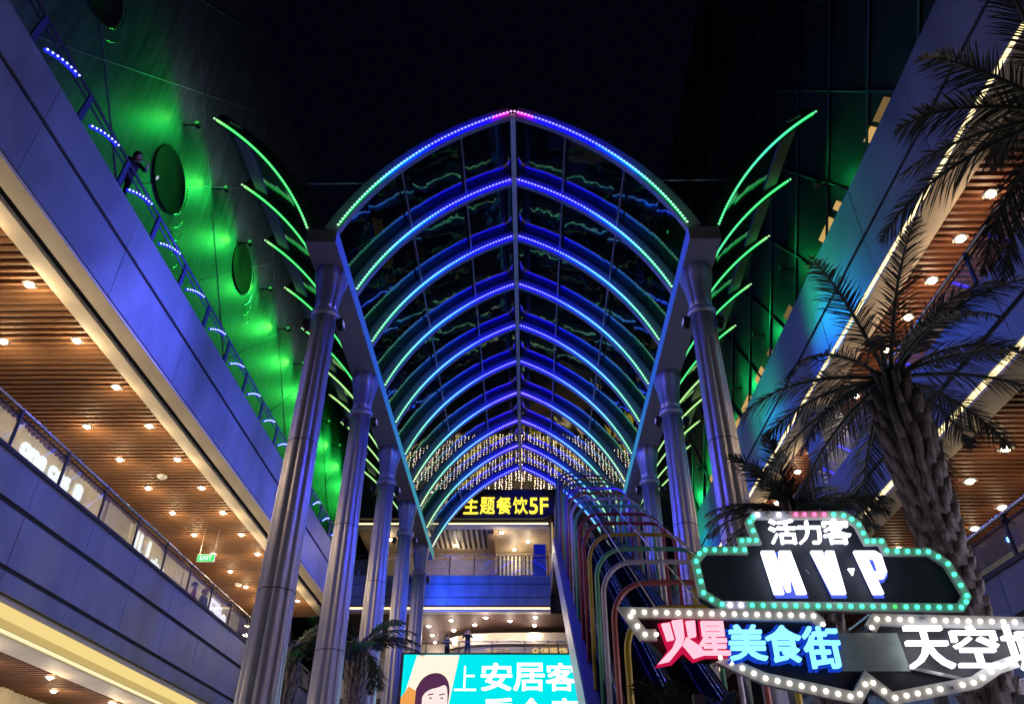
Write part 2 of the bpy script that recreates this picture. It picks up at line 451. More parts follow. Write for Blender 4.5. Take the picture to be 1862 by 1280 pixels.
# lobed columns with a collar and a spreading head
def lobed(r, n=64, lobes=8, depth=.17, sx=1, sy=1, ph=0):
    return [((r*(1-depth+depth*abs(math.sin(lobes*(2*math.pi*j/n+ph)/2))**.55))*math.cos(2*math.pi*j/n)*sx,
             (r*(1-depth+depth*abs(math.sin(lobes*(2*math.pi*j/n+ph)/2))**.55))*math.sin(2*math.pi*j/n)*sy) for j in range(n)]
cs = MB(); cs.rings([[(x, y, z) for x, y in lobed(r)] for r, z in ((.57, 0), (.53, 2), (.485, 5), (.42, 10), (.365, 14), (.35, 15.45))])
cc = MB(); cc.lathe([(.33, 15.40), (.41, 15.44), (.43, 15.53), (.41, 15.62), (.33, 15.66)], n=32)
ch = MB(); ch.rings([[(x, y, z) for x, y in lobed(r, sx=a, sy=e, depth=.13)] for r, z, a, e in
                     ((.345, 15.64, 1, 1), (.35, 15.9, 1, 1), (.375, 16.2, 1, 1), (.42, 16.5, 1, 1.05), (.50, 16.8, .97, 1.15), (.58, 17.015, .86, 1.25))])
for zj, rj in ((3.4, .520), (7.2, .462), (11.2, .408)):
    k0 = len(cs.v); cs.rings([[(x, y, zj+dz) for x, y in lobed(rj+.006)] for dz in (-.012, .012)], 1)
cdat = (cs.data('column', [column_metal, dark_metal]), cc.data('collar', column_metal), ch.data('column_head', column_metal))
for s in (-1, 1):
    for k in range(5):
        o = link('column', cdat[0], canopy, (s*5.675, 1.55+6.03*k, 0))
        link('collar', cdat[1], o); link('column_head', cdat[2], o)

# small flood lamps strapped to the column collars, washing the fascias on both sides
violet_lens = emit('violet_lens', (.3, .3, 1), .6)
vm = MB(); vm.box(-.10, .10, -.16, .16, -.08, .12); vm.box(-.06, .06, -.03, .03, -.22, -.08)
vl = MB(); vl.box(.101, .112, -.13, .13, -.05, .09)
vdat = (vm.data('flood_lamp', dark_metal), vl.data('lens', violet_lens))
def wash(x, y, z, s, aim, e, col, spot, label):
    o = link('flood_lamp', vdat[0]); o.location = (x, y, z); o.rotation_euler = (0, 0, 0 if s > 0 else math.pi)
    tag(o, label, 'flood lamp', 'flood lamps strapped to the columns')
    link('lens', vdat[1], o)
    lamp('flood_light', 'SPOT', o, (.16, 0, .02), e, col, .12, (aim[0], s*aim[1], aim[2]), spot, 1)
    return o
for k in range(5):
    y = 18.58+6.03*k
    wash(CX-5.675-.50, y, 15.2, -1, (1, -.55 if k == 0 else -.2, -.02), 1700 if k == 0 else 600, (.11, .13, 1), 150, 'small dark flood lamp strapped below the collar of a left canopy column')
    w = wash(CX+5.675+.50, y, 15.2, 1, (1, -.45 if k == 0 else -.2, -.75), 1000 if k == 0 else 600, (.012, .12, 1), 100, 'small dark flood lamp strapped below the collar of a right canopy column')
    lamp('flood_light', 'SPOT', w, (.16, 0, .10), 850 if k == 0 else 600, (.0, .72, .26), .12, (1, -.5 if k == 0 else -.1, .14), 100, 1)
for s_ in (-1, 1):  # inward lamps added to tint the columns and end fascia blue
    for k in range(5):
        aim = (.55, s_*-1*1.0, .05) if k == 4 else (1, 0, -.30)
        w = wash(CX+s_*(5.675-.50), 18.58+6.03*k, 15.2, -s_, aim, 1300 if k == 4 else 1000, (.02, .09, 1) if k > 1 else (.05, .06, 1), 140,
                 'small added fill flood lamp below a column collar facing inward under the canopy')

# ------------------------------------------------------------------ mall wings on both sides and across the end
def clad(mb, X, s, rows, y0, y1, L=3.0, mi=0, gap=.018):     # facing panels hung on a dark backing; s = +1 faces +x
    n = max(1, round((y1-y0)/L)); L = (y1-y0)/n
    for z0, z1 in rows:
        for i in range(n):
            mb.box(X-s*.05, X+s*rnd.uniform(-.003, .003), y0+L*i+gap/2, y0+L*(i+1)-gap/2, z0, z1, mi)
def slats(mb, x0, x1, y0, y1, z, pitch, w=.10, h=.13):
    y = y0
    while y < y1:
        mb.box(x0, x1, y, y+w, z, z+h); y += pitch

# left wing
left = thing('mall_building', 'left mall wing with blue lit fascia over slatted wood ceiling and glass fronted walkway', 'building', (-14, 20, 0))
def lpart(name, mb, m, parent=None):
    o = mb.build(name, m, parent or left)
    if parent is None: o.location = (14, -20, 0)
    return o
YA, YB = -6, 45.9
b = MB(); clad(b, -10.9, 1, ((15.70, 16.82), (14.02, 15.56)), YA, YB, 4.2); lpart('fascia', b, panel_grey)
b = MB(); b.box(-11.6, -10.97, YA, YB, 14.0, 16.84); b.box(-17, -11.6, YA, YB, 14.6, 16.70); lpart('floor_slab', b, panel_dark)
b = MB(); b.box(-11.44, -10.93, YA, YB, 13.93, 14.0); b.box(-12.10, -11.62, YA, YB, 13.86, 13.98); lpart('soffit_trim', b, beige)
b = MB(); b.box(-11.64, -11.42, YA, YB, 14.03, 14.05); lpart('shadow_gap', b, black_rubber)
b = MB(); slats(b, -17, -12.12, 4, YB, 13.95, .262, .085, .14); lpart('slat_ceiling', b, wood)
b = MB(); b.box(-17, -12.12, YA, YB, 14.25, 14.3); lpart('ceiling_void', b, soffit_void)
b = MB()
for i in range(18):
    y = YA + (YB-YA)*i/18
    b.box(-17.25, -17.0+(i % 2)*.06, y+.02, y+(YB-YA)/18-.02, 9.65, 14.25)
lpart('shop_wall', b, cream)
b = MB(); b.box(-17.4, -16.6, 0, YB, 12.62, 12.75); lpart('shop_lintel', b, beige)
b = MB(); clad(b, -11.9, 1, ((8.66, 9.58), (7.36, 8.52), (6.82, 7.24)), YA, YB, 2.9); lpart('fascia', b, panel_grey)
b = MB(); b.box(-12.5, -11.97, YA, YB, 6.8, 9.56); b.box(-17.2, -12.5, YA, YB, 7.4, 9.62); b.box(-11.98, -11.84, YA, YB, 9.56, 9.66); lpart('floor_slab', b, panel_dark)
b = MB()
def cove(u0, u1, up):
    f = lambda u: (-11.95-.97*u, 6.70-.28*u+up)
    (xa, za), (xb, zb) = f(u0), f(u1)
    b.hexa([(xb, YA, zb), (xa, YA, za), (xa, YB, za), (xb, YB, zb), (xb, YA, zb+.05), (xa, YA, za+.05), (xa, YB, za+.05), (xb, YB, zb+.05)])
cove(0, .10, 0); lpart('cove_lip', b, beige)
b = MB(); cove(.12, .62, .05); lpart('cove_glow_panel', b, emit('cove_glow_bright', (1, .76, .28), .92))  # light of a hidden strip put into the cove surface as glowing bands
b = MB(); cove(.62, .93, .06); lpart('cove_glow_panel', b, emit('cove_glow_dull', (.95, .68, .24), .62))
b = MB(); cove(.93, 1.0, .0); lpart('cove_edge', b, emit('cove_glow_line', (1, .86, .48), 1.1))
b = MB(); b.box(-12.98, -12.92, YA, YB, 6.36, 6.50); b.box(-14.0, -12.98, YA, YB, 6.40, 6.5); lpart('soffit_trim', b, beige)
b = MB(); slats(b, -17, -14.02, 10, YB, 6.38, .26, .085, .12); lpart('slat_ceiling', b, wood)
b = MB(); b.box(-17, -14.0, YA, YB, 6.62, 6.66); lpart('ceiling_void', b, soffit_void)
# ground floor below view: shopfront whose glowing panes are added as fill light
b = MB()
for i in range(13):
    y = YA+4*i; b.box(-17.2, -16.6, y-.35, y+.35, 0, 6.6)
b.box(-17.2, -16.7, YA, YB, 5.0, 6.6); b.box(-17.2, -16.7, YA, YB, 0, .3)
lpart('shop_wall', b, cream)
def fill_windows(x, s, y0, n, z0, z1, parent, inv, fill_glow):
    for i in range(n):
        y = y0+4*i; f = MB(); gl = MB()
        f.box(x, x+s*.12, y+.36, y+.46, z0, z1); f.box(x, x+s*.12, y+3.54, y+3.64, z0, z1); f.box(x, x+s*.12, y+.46, y+3.54, z1-.1, z1); f.box(x, x+s*.12, y+1.95, y+2.05, z0, z1-.1)
        o = f.build('fill_window', dark_metal, parent); o.location = inv
        gl.box(x-s*.05, x-s*.02, y+.4, y+3.6, z0, z1); gl.build('pane', fill_glow, o)
fill_windows(-16.75, 1, YA, 12, .3, 5.0, left, (14, -20, 0), emit('fill_pane_dim', (.80, .80, 1), 1.6))

# metal clad tower above the left wing
tower = thing('clad_tower', 'dark diagonal seamed metal tower wall washed in green light above left walkway', 'tower', (-18, 30, 0))
def tpart(name, mb, m, parent=None):
    o = mb.build(name, m, parent or tower)
    if parent is None: o.location = (18, -30, 0)
    return o
b = MB(); b.box(-22, -16.0, -8, 75, 16.7, 44.0); tpart('wall', b, tower_metal)
b = MB(); T = 6.4
for k in range(-8, 18):
    for sg in (1, -1):
        y0 = k*T + (1.0 if sg > 0 else 2.5); pts = []
        ya, za = y0, 16.8; yb, zb = y0+sg*27.1, 43.9
        if max(ya, yb) < -6 or min(ya, yb) > 74: continue
        if sg < 0 and k % 2: continue
        # clip in y
        def cl(y): return za+(y-ya)/(yb-ya)*(zb-za)
        y1_, y2_ = sorted((ya, yb)); y1_, y2_ = max(y1_, -7.5), min(y2_, 74.5)
        if y2_-y1_ < 1: continue
        b.tube([(-15.995, y1_, cl(y1_)), (-15.995, y2_, cl(y2_))], .022, 4)
tpart('seam', b, seam_mat)
# round bowl windows hung on the tower, with bright curved rims under them
bronze = mat('dark_bronze', (.055, .048, .035), .9, 0, .2, spec=.1)
chrome = mat('bright_rim', (.75, .75, .72), .22, .9, .05)
def porthole(y, z, r, nr):
    b = MB(); n = 28
    rs = []
    for k, (q, dx) in enumerate(((1, 0), (1, .06), (.93, .07), (.90, .03), (.25, .06))):
        rs.append([(-16+dx, y+r*q*math.cos(2*math.pi*j/n), z+r*q*math.sin(2*math.pi*j/n)) for j in range(n)])
    b.rings(rs, 0, True)
    o = tpart('round_window', b, bronze)
    for q in range(nr):
        e = MB(); pts = []
        rr = r*(1.0-.07*q); cz = z-.55*r*q*.75; cy = y+.22*r*q
        a0, a1 = (-.95, .55) if q == 0 else (-1.15+.05*q, .1-.06*q)
        for i in range(15):
            a = a0+(a1-a0)*i/14; pts.append((-15.85, cy+rr*math.cos(a), cz+rr*math.sin(a)))
        e.tube(pts, .022, 6); e.build('rim', chrome, o)
porthole(24.0, 27.3, 1.55, 6); porthole(33.0, 29.7, 1.45, 4); porthole(16.2, 29.3, 1.4, 2)
# green flood lamps clamped along the tower wall, one every four metres
green_lens = emit('green_lens', (.05, .6, .1), .8)
fm = MB(); fm.box(-.10, .10, -.14, .14, -.10, .10); fm.box(-.69, -.1, -.03, .03, -.03, .03)
fl = MB(); fl.box(-.08, .08, -.16, -.142, -.08, .08)
fdat = (fm.data('flood_lamp', dark_metal), fl.data('lens', green_lens))
for i in range(12):
    y = 23.6+4.08*(i-0)
    f = link('flood_lamp', fdat[0]); f.location = (-15.3, y, 30.5)
    tag(f, 'small green flood lamp on a bracket on the dark clad tower wall', 'flood lamp', 'green flood lamps along the tower wall')
    link('lens', fdat[1], f)
    lamp('flood_light', 'SPOT', f, (-.12, -.2, 0), 70 if i else 45, (.22, 1, .06), .12, (-.24, -1, -.62), 46, 1)
    if i < 7: lamp('flood_fill', 'SPOT', f, (1.2, 0, .3), 75, (.55, .75, .85), .4, (-.7, -.3, 1), 150, 1)  # neutral upward fill added to lift the upper wall off the sky
    lamp('flood_wash', 'SPOT', f, (.9, -.2, 0), 400 if i else 240, (.02, 1, .12), .3, (-.75, -.9, -.75), 150, 1)

# right wing
right = thing('mall_building', 'right mall wing with teal and blue fascias edged by bright yellow cove light strips', 'building', (11, 20, 0))
def rpart(name, mb, m, parent=None):
    o = mb.build(name, m, parent or right)
    if parent is None: o.location = (-11, -20, 0)
    return o
RB = 45.9
for top, rows, cz, s0 in ((16.77, ((15.12, 16.75), (13.86, 15.0)), 13.70, 9.28), (10.95, ((10.02, 10.93), (9.36, 9.90)), 9.20, 9.22)):
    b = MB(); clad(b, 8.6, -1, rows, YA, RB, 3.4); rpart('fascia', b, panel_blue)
    b = MB(); b.box(8.67, 9.3, YA, RB, cz+.16, top); b.box(9.3, 14, YA, RB, cz+.4, top-.02); rpart('floor_slab', b, panel_dark)
    b = MB(); b.box(8.605, 8.66, YA, RB, cz+.02, cz+.135); rpart('cove_light', b, cove_m)
    b = MB(); b.box(8.60, s0, YA, RB, cz-.06, cz); b.box(8.66, s0, YA, RB, cz+.005, cz+.06); rpart('soffit_trim', b, beige)
    b = MB(); slats(b, s0+.02, 13.6, 3, RB, cz-.02, .21, .085, .12); rpart('slat_ceiling', b, mat('red_wood_slat', (.17, .06, .032), .5, 0, .25, 4, stretch=(.4, 6, 6)))
    b = MB(); b.box(s0, 13.6, YA, RB, cz+.24, cz+.28); rpart('ceiling_void', b, soffit_void)
b = MB(); b.box(13.6, 14, YA, RB, 10.95, 13.75); b.box(13.6, 14, YA, RB, 6.46, 9.2); rpart('shop_wall', b, cream)
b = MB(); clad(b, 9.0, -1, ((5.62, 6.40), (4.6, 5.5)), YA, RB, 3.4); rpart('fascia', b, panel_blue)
b = MB(); b.box(9.07, 14, YA, RB, 4.6, 6.46); b.box(8.95, 9.07, YA, RB, 6.40, 6.5); rpart('floor_slab', b, panel_dark)
for y in (21.0, 35):
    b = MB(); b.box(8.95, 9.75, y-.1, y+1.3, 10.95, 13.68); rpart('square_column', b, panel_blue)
b = MB()
b.box(13.45, 13.6, 18, 34, 10.95, 13.6)
rpart('wall_panel', b, beige)
b = MB()
for i in range(13): b.box(12.6, 13.2, YA+4*i-.35, YA+4*i+.35, 0, 4.6)
b.box(12.7, 13.2, YA, RB, 4.0, 4.6); b.box(12.7, 13.2, YA, RB, 0, .3); rpart('shop_wall', b, cream)
fill_windows(12.75, -1, YA, 12, .3, 4.0, right, (-11, -20, 0), emit('fill_pane_bright', (.88, .83, 1), 4.2))  # unseen glowing panes, added to light the columns and left fascia
# dark diagonal glass tower above the right wing
rt = thing('lattice_tower', 'black glass tower with crossing diagonal mullions and a few yellow lit panes at right', 'tower', (14, 30, 0))
def gpart(name, mb, m, parent=None):
    o = mb.build(name, m, parent or rt)
    if parent is None: o.location = (-14, -30, 0)
    return o
XR = 10.7
b = MB(); b.box(XR+.1, XR+.16, -8, 75, 16.8, 46); gpart('glass_wall', b, mat('night_glass', (.035, .040, .045), .42, 0, .35, .5))
b = MB(); b.box(XR+.2, XR+6, -8, 75, 16.8, 46); gpart('core', b, panel_dark)
b = MB()
for k in range(-10, 26):
    for sg in (1, -1):
        y0 = k*3.9; y1_ = y0+sg*22.; 
        za, zb = 16.8, 46
        lo, hi = min(y0, y1_), max(y0, y1_)
        if hi < -7 or lo > 72: continue
        f = lambda y: za+(y-y0)/(y1_-y0)*(zb-za)
        lo, hi = max(lo, -7), min(hi, 74)
        b.tube([(XR+.05, lo, f(lo)), (XR+.05, hi, f(hi))], .07, 4)
gpart('mullion', b, dark_metal)
pane_yellow = emit('lit_pane', (1, .62, .20), .6)
pane_dim = emit('dim_pane', (.8, .5, .18), .22)
def lit(ya, yb, za, zb, skew, m):
    b = MB(); b.prism([(ya, za), (yb, za+.0), (yb+skew, zb), (ya+skew, zb)], XR+.06, XR+.09, 'x'); gpart('lit_window', b, m)
for i, (ya, yb, m) in enumerate(((14.6, 15.5, pane_dim), (15.7, 16.3, pane_yellow), (18.9, 19.3, pane_yellow), (19.7, 20.9, pane_yellow), (24.8, 25.6, pane_dim),
                                 (27.9, 28.4, pane_dim), (29.4, 30.6, pane_yellow), (31.8, 33.4, pane_yellow), (34.0, 36.0, pane_yellow), (36.6, 38.6, pane_yellow), (39.2, 41.6, pane_yellow))):
    lit(ya, yb, 20.30, 20.95, .45, m)
for i, (ya, yb, za) in enumerate(((31.5, 32.8, 18.9), (33.6, 34.6, 18.4), (35.6, 36.6, 18.9), (37.2, 38.4, 18.2), (39.5, 40.4, 18.9), (41, 42.4, 18.2))):
    lit(ya, yb, za, za+1.1, .5 if i % 2 else -.5, pane_dim)

for i in range(7):
    f = link('flood_lamp', fdat[0]); f.location = (XR-.35, 19.5+4.6*i, 21.9); f.rotation_euler = (0, 0, math.pi)
    tag(f, 'small green flood lamp on a bracket in front of the dark lattice tower at right', 'flood lamp', 'green flood lamps along the lattice tower')
    link('lens', fdat[1], f)
    lamp('flood_wash', 'SPOT', f, (.9, .2, 0), (50, 90, 170, 300, 380, 420, 420)[i], (.01, 1, .20), .3, (-.8, .7, -.12), 150, 1)

# end wing across the street
back = thing('mall_building', 'end mall wing with blue lit floor band, warm tan food hall and dark upper wall', 'building', (-2, 50, 0))
def bpart(name, mb, m, parent=None):
    o = mb.build(name, m, parent or back)
    if parent is None: o.location = (2, -50, 0)
    return o
def clad_x(mb, Y, rows, x0, x1, L=2.2, gap=.02):
    n = max(1, round((x1-x0)/L)); L = (x1-x0)/n
    for z0, z1 in rows:
        for i in range(n): mb.box(x0+L*i+gap/2, x0+L*(i+1)-gap/2, Y-rnd.uniform(0, .004), Y+.05, z0, z1)
b = MB(); clad_x(b, 46, ((16.0, 16.5), (15.2, 15.95), (14.72, 15.15)), -10.88, 1.34); bpart('fascia', b, panel_grey)
b = MB(); clad_x(b, 46.2, ((16.0, 16.5), (15.2, 15.95), (14.72, 15.15)), 4.9, 14, 2.2); bpart('fascia', b, panel_grey)
b = MB(); b.box(-10.88, 1.33, 46.06, 53, 14.5, 16.5); b.box(1.36, 4.88, 46.3, 53, 14.5, 16.5); b.box(4.9, 14, 46.26, 53, 14.5, 16.5); bpart('floor_slab', b, panel_dark)
b = MB(); b.box(-10.88, 1.3, 46.02, 46.08, 14.50, 14.60); bpart('cove_light', b, cove_m)
b = MB(); b.box(-10.88, 1.34, 46.0, 46.5, 14.34, 14.46); bpart('soffit_trim', b, beige)
b = MB(); b.box(-10.88, 14, 46.5, 54, 14.38, 14.45); bpart('ceiling', b, mat('brown_ceiling', (.10, .055, .045), .62, 0, .2))
b = MB(); b.box(-10.88, 14, 54, 54.3, 9, 14.4); bpart('back_wall', b, mat('shop_front', (.30, .27, .24), .5))
b = MB()
pr = [(-5.0, 50.6), (-4.4, 50.0), (-3.4, 49.5), (-2, 49.25), (-.5, 49.15), (1.2, 49.15), (4, 49.15)]
for (xa, ya), (xb, yb) in zip(pr, pr[1:]):
    b.hexa([(xa, ya, 13.30), (xb, yb, 13.30), (xb, yb+.5, 13.30), (xa, ya+.5, 13.30), (xa, ya, 13.95), (xb, yb, 13.95), (xb, yb+.5, 13.95), (xa, ya+.5, 13.95)])
bpart('curved_bulkhead', b, beige)
b = MB()
for (xa, ya), (xb, yb) in zip(pr, pr[1:]):
    b.hexa([(xa, ya+.35, 9.6), (xb, yb+.35, 9.6), (xb, yb+.45, 9.6), (xa, ya+.45, 9.6), (xa, ya+.35, 13.3), (xb, yb+.35, 13.3), (xb, yb+.45, 13.3), (xa, ya+.45, 13.3)])
bpart('shop_front', b, mat('shop_front', (.30, .27, .24), .5))
b = MB(); b.box(-17, 14, 46.0, 54, 9.2, 9.6); bpart('floor_slab', b, panel_dark)
b = MB(); b.box(-10.88, 1.9, 46.6, 51.3, 19.72, 19.85); bpart('ceiling', b, mat('tan_ceiling', (.46, .36, .24), .5, 0, .06))
b = MB(); b.box(-10.88, 2.0, 51.3, 51.5, 16.5, 19.8); bpart('back_wall', b, mat('tan_wall', (.50, .38, .24), .6, 0, .15))
b = MB(); b.box(-10.88, 1.3, 46.05, 46.10, 19.74, 19.84); bpart('cove_light', b, cove_m)
b = MB(); b.box(-10.88, 1.35, 46.0, 46.6, 19.62, 19.71); bpart('soffit_trim', b, beige)
# striped screens: pale bars over a black ground
def stripes(x0, x1, y, z0, z1, pitch, horizontal=False, ceil=False):
    g = MB(); b = MB(); x = x0
    if ceil:
        g.box(x0, x1, y, z0, 19.69, 19.715)
        while x < x1: b.box(x, x+pitch*.48, y, z0, 19.63, 19.688); x += pitch
    else:
        g.box(x0, x1, y-.06, y-.01, z0, z1)
        while x < x1: b.box(x, x+pitch*.48, y-.10, y-.061, z0, z1); x += pitch
    o = bpart('striped_screen', b, mat('pale_bar', (.62, .54, .42), .5)); g.build('ground_panel', black_rubber, o)
stripes(-6.4, -2.65, 46.75, 50.2, 0, .34, ceil=True)
stripes(-1.9, 1.0, 51.25, 17.6, 19.5, .26)
stripes(-5.8, -3.4, 51.25, 16.6, 17.3, .24); stripes(-2.9, -1.2, 51.2, 16.6, 17.3, .24)
b = MB(); b.box(-2.55, -2.15, 46.8, 51.2, 19.45, 19.7); b.box(-2.5, -2.2, 50.9, 51.25, 16.5, 19.7); bpart('beam', b, mat('brown_beam', (.20, .12, .08), .5))
b = MB()
for x, z in ((-5.4, 17.4), (-4.2, 17.6), (-1.2, 17.1), (.2, 17.1)): b.box(x, x+.8, 51.0, 51.28, z, z+.35)
bpart('menu_panel', b, emit('menu_glow', (1, .75, .4), .9))
# lattice of gilt bars beside the escalator landing
b = MB()
for i in range(6): b.box(1.42, 1.50, 46.4+.9*i, 46.48+.9*i, 16.5, 20.2)
for i in range(7): b.box(1.42, 1.50, 46.4, 51, 16.9+.55*i, 16.97+.55*i)
bpart('gilt_lattice', b, mat('gilt', (.55, .42, .20), .4, .3))
b = MB(); b.box(1.52, 1.58, 46.4, 51, 16.5, 20.0); bpart('side_glow', b, emit('side_panel_glow', (1, .72, .35), .55))
# dark upper facade
b = MB(); clad_x(b, 47.6, [(22.0+1.7*i, 23.66+1.7*i) for i in range(5)], -10.88, 14, 2.6); bpart('upper_wall', b, mat('upper_cladding', (.10, .085, .08), .5, 0, .2))
b = MB(); b.box(-10.88, 14, 47.66, 54, 19.9, 30.5); bpart('core', b, panel_dark)

# ------------------------------------------------------------------ recessed downlights
dm = MB(); dm.lathe([(.15, 0), (.15, -.02), (.10, -.03), (.10, 0)], n=16, cap=False)
dl = MB(); dl.lathe([(.085, .0), (.08, -.03), (.055, -.06), (.02, -.075)], n=12)
ddat = (dm.data('downlight', steel), dl.data('lens', warm_bulb))
def downlight(x, y, z, label, group, e=55, col=(1, .74, .42), spot=150, scale=1):
    o = link('downlight', ddat[0]); o.location = (x, y, z); o.scale = (scale*1.15,)*3
    tag(o, label, 'downlight', group)
    link('lens', ddat[1], o)
    lamp('downlight_beam', 'POINT', o, (0, 0, -.42), e*rnd.uniform(.65, 1.25), col, .09)
La, Ga = 'small round warm downlight set in the wood slat ceiling over the glass railed left walkway', 'downlights over the left walkway'
for i in range(14):
    y = 10.06+2.49*i
    if i >= 0: downlight(-12.64, y, 13.95, La, Ga, 65)
    if i >= 2 and i != 4: downlight(-14.75, y+2.5-2.49, 13.95, La, Ga, 65)
Lb, Gb = 'small round warm downlight in the lowest left ceiling under the yellow cove', 'downlights under the left yellow cove'
for i in range(8):
    downlight(-14.15 if i % 2 == 0 else -15.1, 19.9+2.05*i, 6.36, Lb, Gb, 28)
Lc, Gc = 'small round warm downlight in the reddish slat ceiling behind the right upper cove strip', 'downlights behind the right upper cove'
for x, y in ((9.92, 11.9), (9.92, 13.3), (9.92, 14.8), (9.95, 16.3), (9.96, 17.8), (9.97, 20.3), (9.75, 24.0), (9.75, 25.6), (9.75, 28.4), (11.6, 13.5), (11.6, 18)):
    downlight(x, y, 13.67, Lc, Gc, 30, (1, .70, .42))
Ld, Gd = 'small round warm downlight in the dark slat ceiling below the right lower cove strip', 'downlights below the right lower cove'
for x, y in ((10.2, 13.3), (10.2, 14.93), (10.2, 16.56), (11.7, 18.1), (11.7, 19.5), (10.3, 21.0), (11.7, 16.0), (10.3, 24)):
    downlight(x, y, 9.17, Ld, Gd, 13)
Le, Ge = 'small round white downlight in brown ceiling under the end blue floor band', 'downlights under the end floor band'
for x, y in ((-4.66, 47.9), (-2.54, 47.3), (-1.1, 48.0), (.44, 47.2), (-3.3, 48.9), (-4.7, 50.2), (-6.2, 49.2), (-6.2, 51.4), (-6.2, 53.2), (.40, 49.0)):
    downlight(x, y, 14.375, Le, Ge, 40, (1, .82, .72), scale=1.25)
Lf, Gf = 'round white downlight in the tan food hall ceiling below the yellow sign', 'downlights in the food hall'
for x, y in ((-1.66, 47.3), (.03, 48.9), (-4.73, 49.6), (-6.6, 47.6), (-9, 48.5), (-.9, 50.4)):
    downlight(x, y, 19.715, Lf, Gf, 55, (1, .80, .55), scale=1.3)
# smoke detectors
sd = MB(); sd.lathe([(.19, 0), (.19, -.05), (.12, -.10), (.03, -.11)], n=20)
sdat = sd.data('smoke_detector', white_paint)
for x, y, l in ((-13.77, 26.43, 'pale round smoke detector on the left slat ceiling near the second handrail post'), (-15.0, 39.5, 'pale round smoke detector at the far end of the left slat ceiling')):
    o = link('smoke_detector', sdat); o.location = (x, y, 13.95); tag(o, l, 'smoke detector')

# ------------------------------------------------------------------ railings
def glass_rail(name, label, x, y0, y1, z0, z1, pitch, s):
    t = thing(name, label, 'railing', (x, (y0+y1)/2, z0)); inv = (-x, -(y0+y1)/2, -z0)
    def p(n, mb, m, parent=None):
        o = mb.build(n, m, parent or t)
        if parent is None: o.location = inv
        return o
    b = MB(); b.tube([(x+s*.08, y0, z1), (x+s*.08, y1, z1)], .045, 10); p('handrail', b, steel)
    b = MB(); b.tube([(x+s*.03, y0, z1-.20), (x+s*.03, y1, z1-.20)], .022, 8); p('lower_rail', b, dark_metal)
    y = y0
    while y < y1+.01:
        b = MB()
        b.box(x-.02, x+.03, y-.035, y+.035, z0, z1-.05); b.box(x-.02, x+s*.10, y-.055, y+.055, z1-.24, z1-.14)
        po = p('post', b, dark_metal)
        b = MB(); b.hexa([(x-.03, y-.03, z1-.14), (x+.03, y-.03, z1-.14), (x+.03, y+.03, z1-.14), (x-.03, y+.03, z1-.14)] + [(x+s*.04, y-.03, z1-.03), (x+s*.1, y-.03, z1-.03), (x+s*.1, y+.03, z1-.03), (x+s*.04, y+.03, z1-.03)])
        b.build('bracket', steel, po)
        if y+pitch < y1+.01:
            b = MB(); b.box(x-.008, x+.008, y+.06, y+pitch-.06, z0+.05, z1-.27); p('glass_pane', b, pane_clear)
        y += pitch
    return t
glass_rail('glass_railing', 'long glass railing with steel handrail along the left walkway above grey fascia', -11.9, 4.6, 44.3, 9.66, 10.66, 2.205, -1)
glass_rail('glass_railing', 'glass railing with dark posts at lower right edge beside the palm trunk', 9.0, 3, 44, 6.5, 7.35, 2.2, 1)
glass_rail('glass_railing', 'glass railing on the middle right fascia in front of the beige wall', 8.75, 3, 44, 10.95, 11.95, 2.2, 1)
t = thing('railing', 'blue lit open railing with lit diagonal bars on top of left blue fascia', 'railing', (-10.9, 20, 16.84)); inv = (10.9, -20, -16.84)
blue_paint = mat('blue_rail', (.10, .10, .32), .4, .2)
def rr(n, mb, m, parent=None):
    o = mb.build(n, m, parent or t)
    if parent is None: o.location = inv
    return o
b = MB(); b.tube([(-10.9, 6, 17.72), (-10.9, 44, 17.72)], .04, 8); rr('handrail', b, blue_paint)
b = MB(); b.tube([(-10.93, 6, 17.52), (-10.93, 44, 17.52)], .028, 8); rr('lower_rail', b, blue_paint)
for k in range(16):
    y = 9.95+2.16*k
    b = MB(); b.hexa([(-10.93, y-.02, 16.84), (-10.87, y-.02, 16.84), (-10.87, y+.16, 16.84), (-10.93, y+.16, 16.84), (-10.93, y+.05, 17.7), (-10.87, y+.05, 17.7), (-10.87, y+.2, 17.7), (-10.93, y+.2, 17.7)])
    rr('post', b, blue_paint)
    p0, p1 = Vector((-10.86, y+.45, 16.98)), Vector((-10.86, y+1.55, 17.55))
    b = MB(); b.tube([p0, (p0*.6+p1*.4)+Vector((0, 0, .07)), (p0*.25+p1*.75)+Vector((0, 0, .05)), p1], .05, 6)
    lb = rr('light_bar', b, emit('blue_bar', (.02, .03, .9), .9))
    b = MB()
    for q in range(8):
        u = q/7; b.octa(p0*(1-u)+p1*u+Vector((.06, 0, .06*math.sin(u*3.1))), .035, 0)
    b.build('led_row', emit('blue_led', (.25, .3, 1), 5, False), lb)
b = MB()
t = thing('railing', 'glass and steel railing in front of the food hall above the end blue band', 'railing', (-4, 46.1, 16.5)); inv = (4, -46.1, -16.5)
b = MB(); b.tube([(-10.8, 46.1, 17.75), (1.3, 46.1, 17.75)], .035, 8); rr('handrail', b, steel)
b = MB(); b.tube([(-10.8, 46.1, 17.5), (1.3, 46.1, 17.5)], .02, 8); rr('lower_rail', b, steel)
for k in range(9):
    x = -10.75+1.5*k
    b = MB(); b.box(x-.03, x+.03, 46.07, 46.13, 16.5, 17.73); rr('post', b, dark_metal)
    if k < 8: b = MB(); b.box(x+.05, x+1.45, 46.09, 46.105, 16.55, 17.45); rr('glass_pane', b, pane_clear)
t = thing('railing', 'dim railing of the lower end gallery behind the lit billboard', 'railing', (-3, 46.3, 9.6)); inv = (3, -46.3, -9.6)
b = MB(); b.tube([(-12, 46.3, 12.72), (2.5, 46.3, 12.72)], .03, 8); rr('handrail', b, steel)
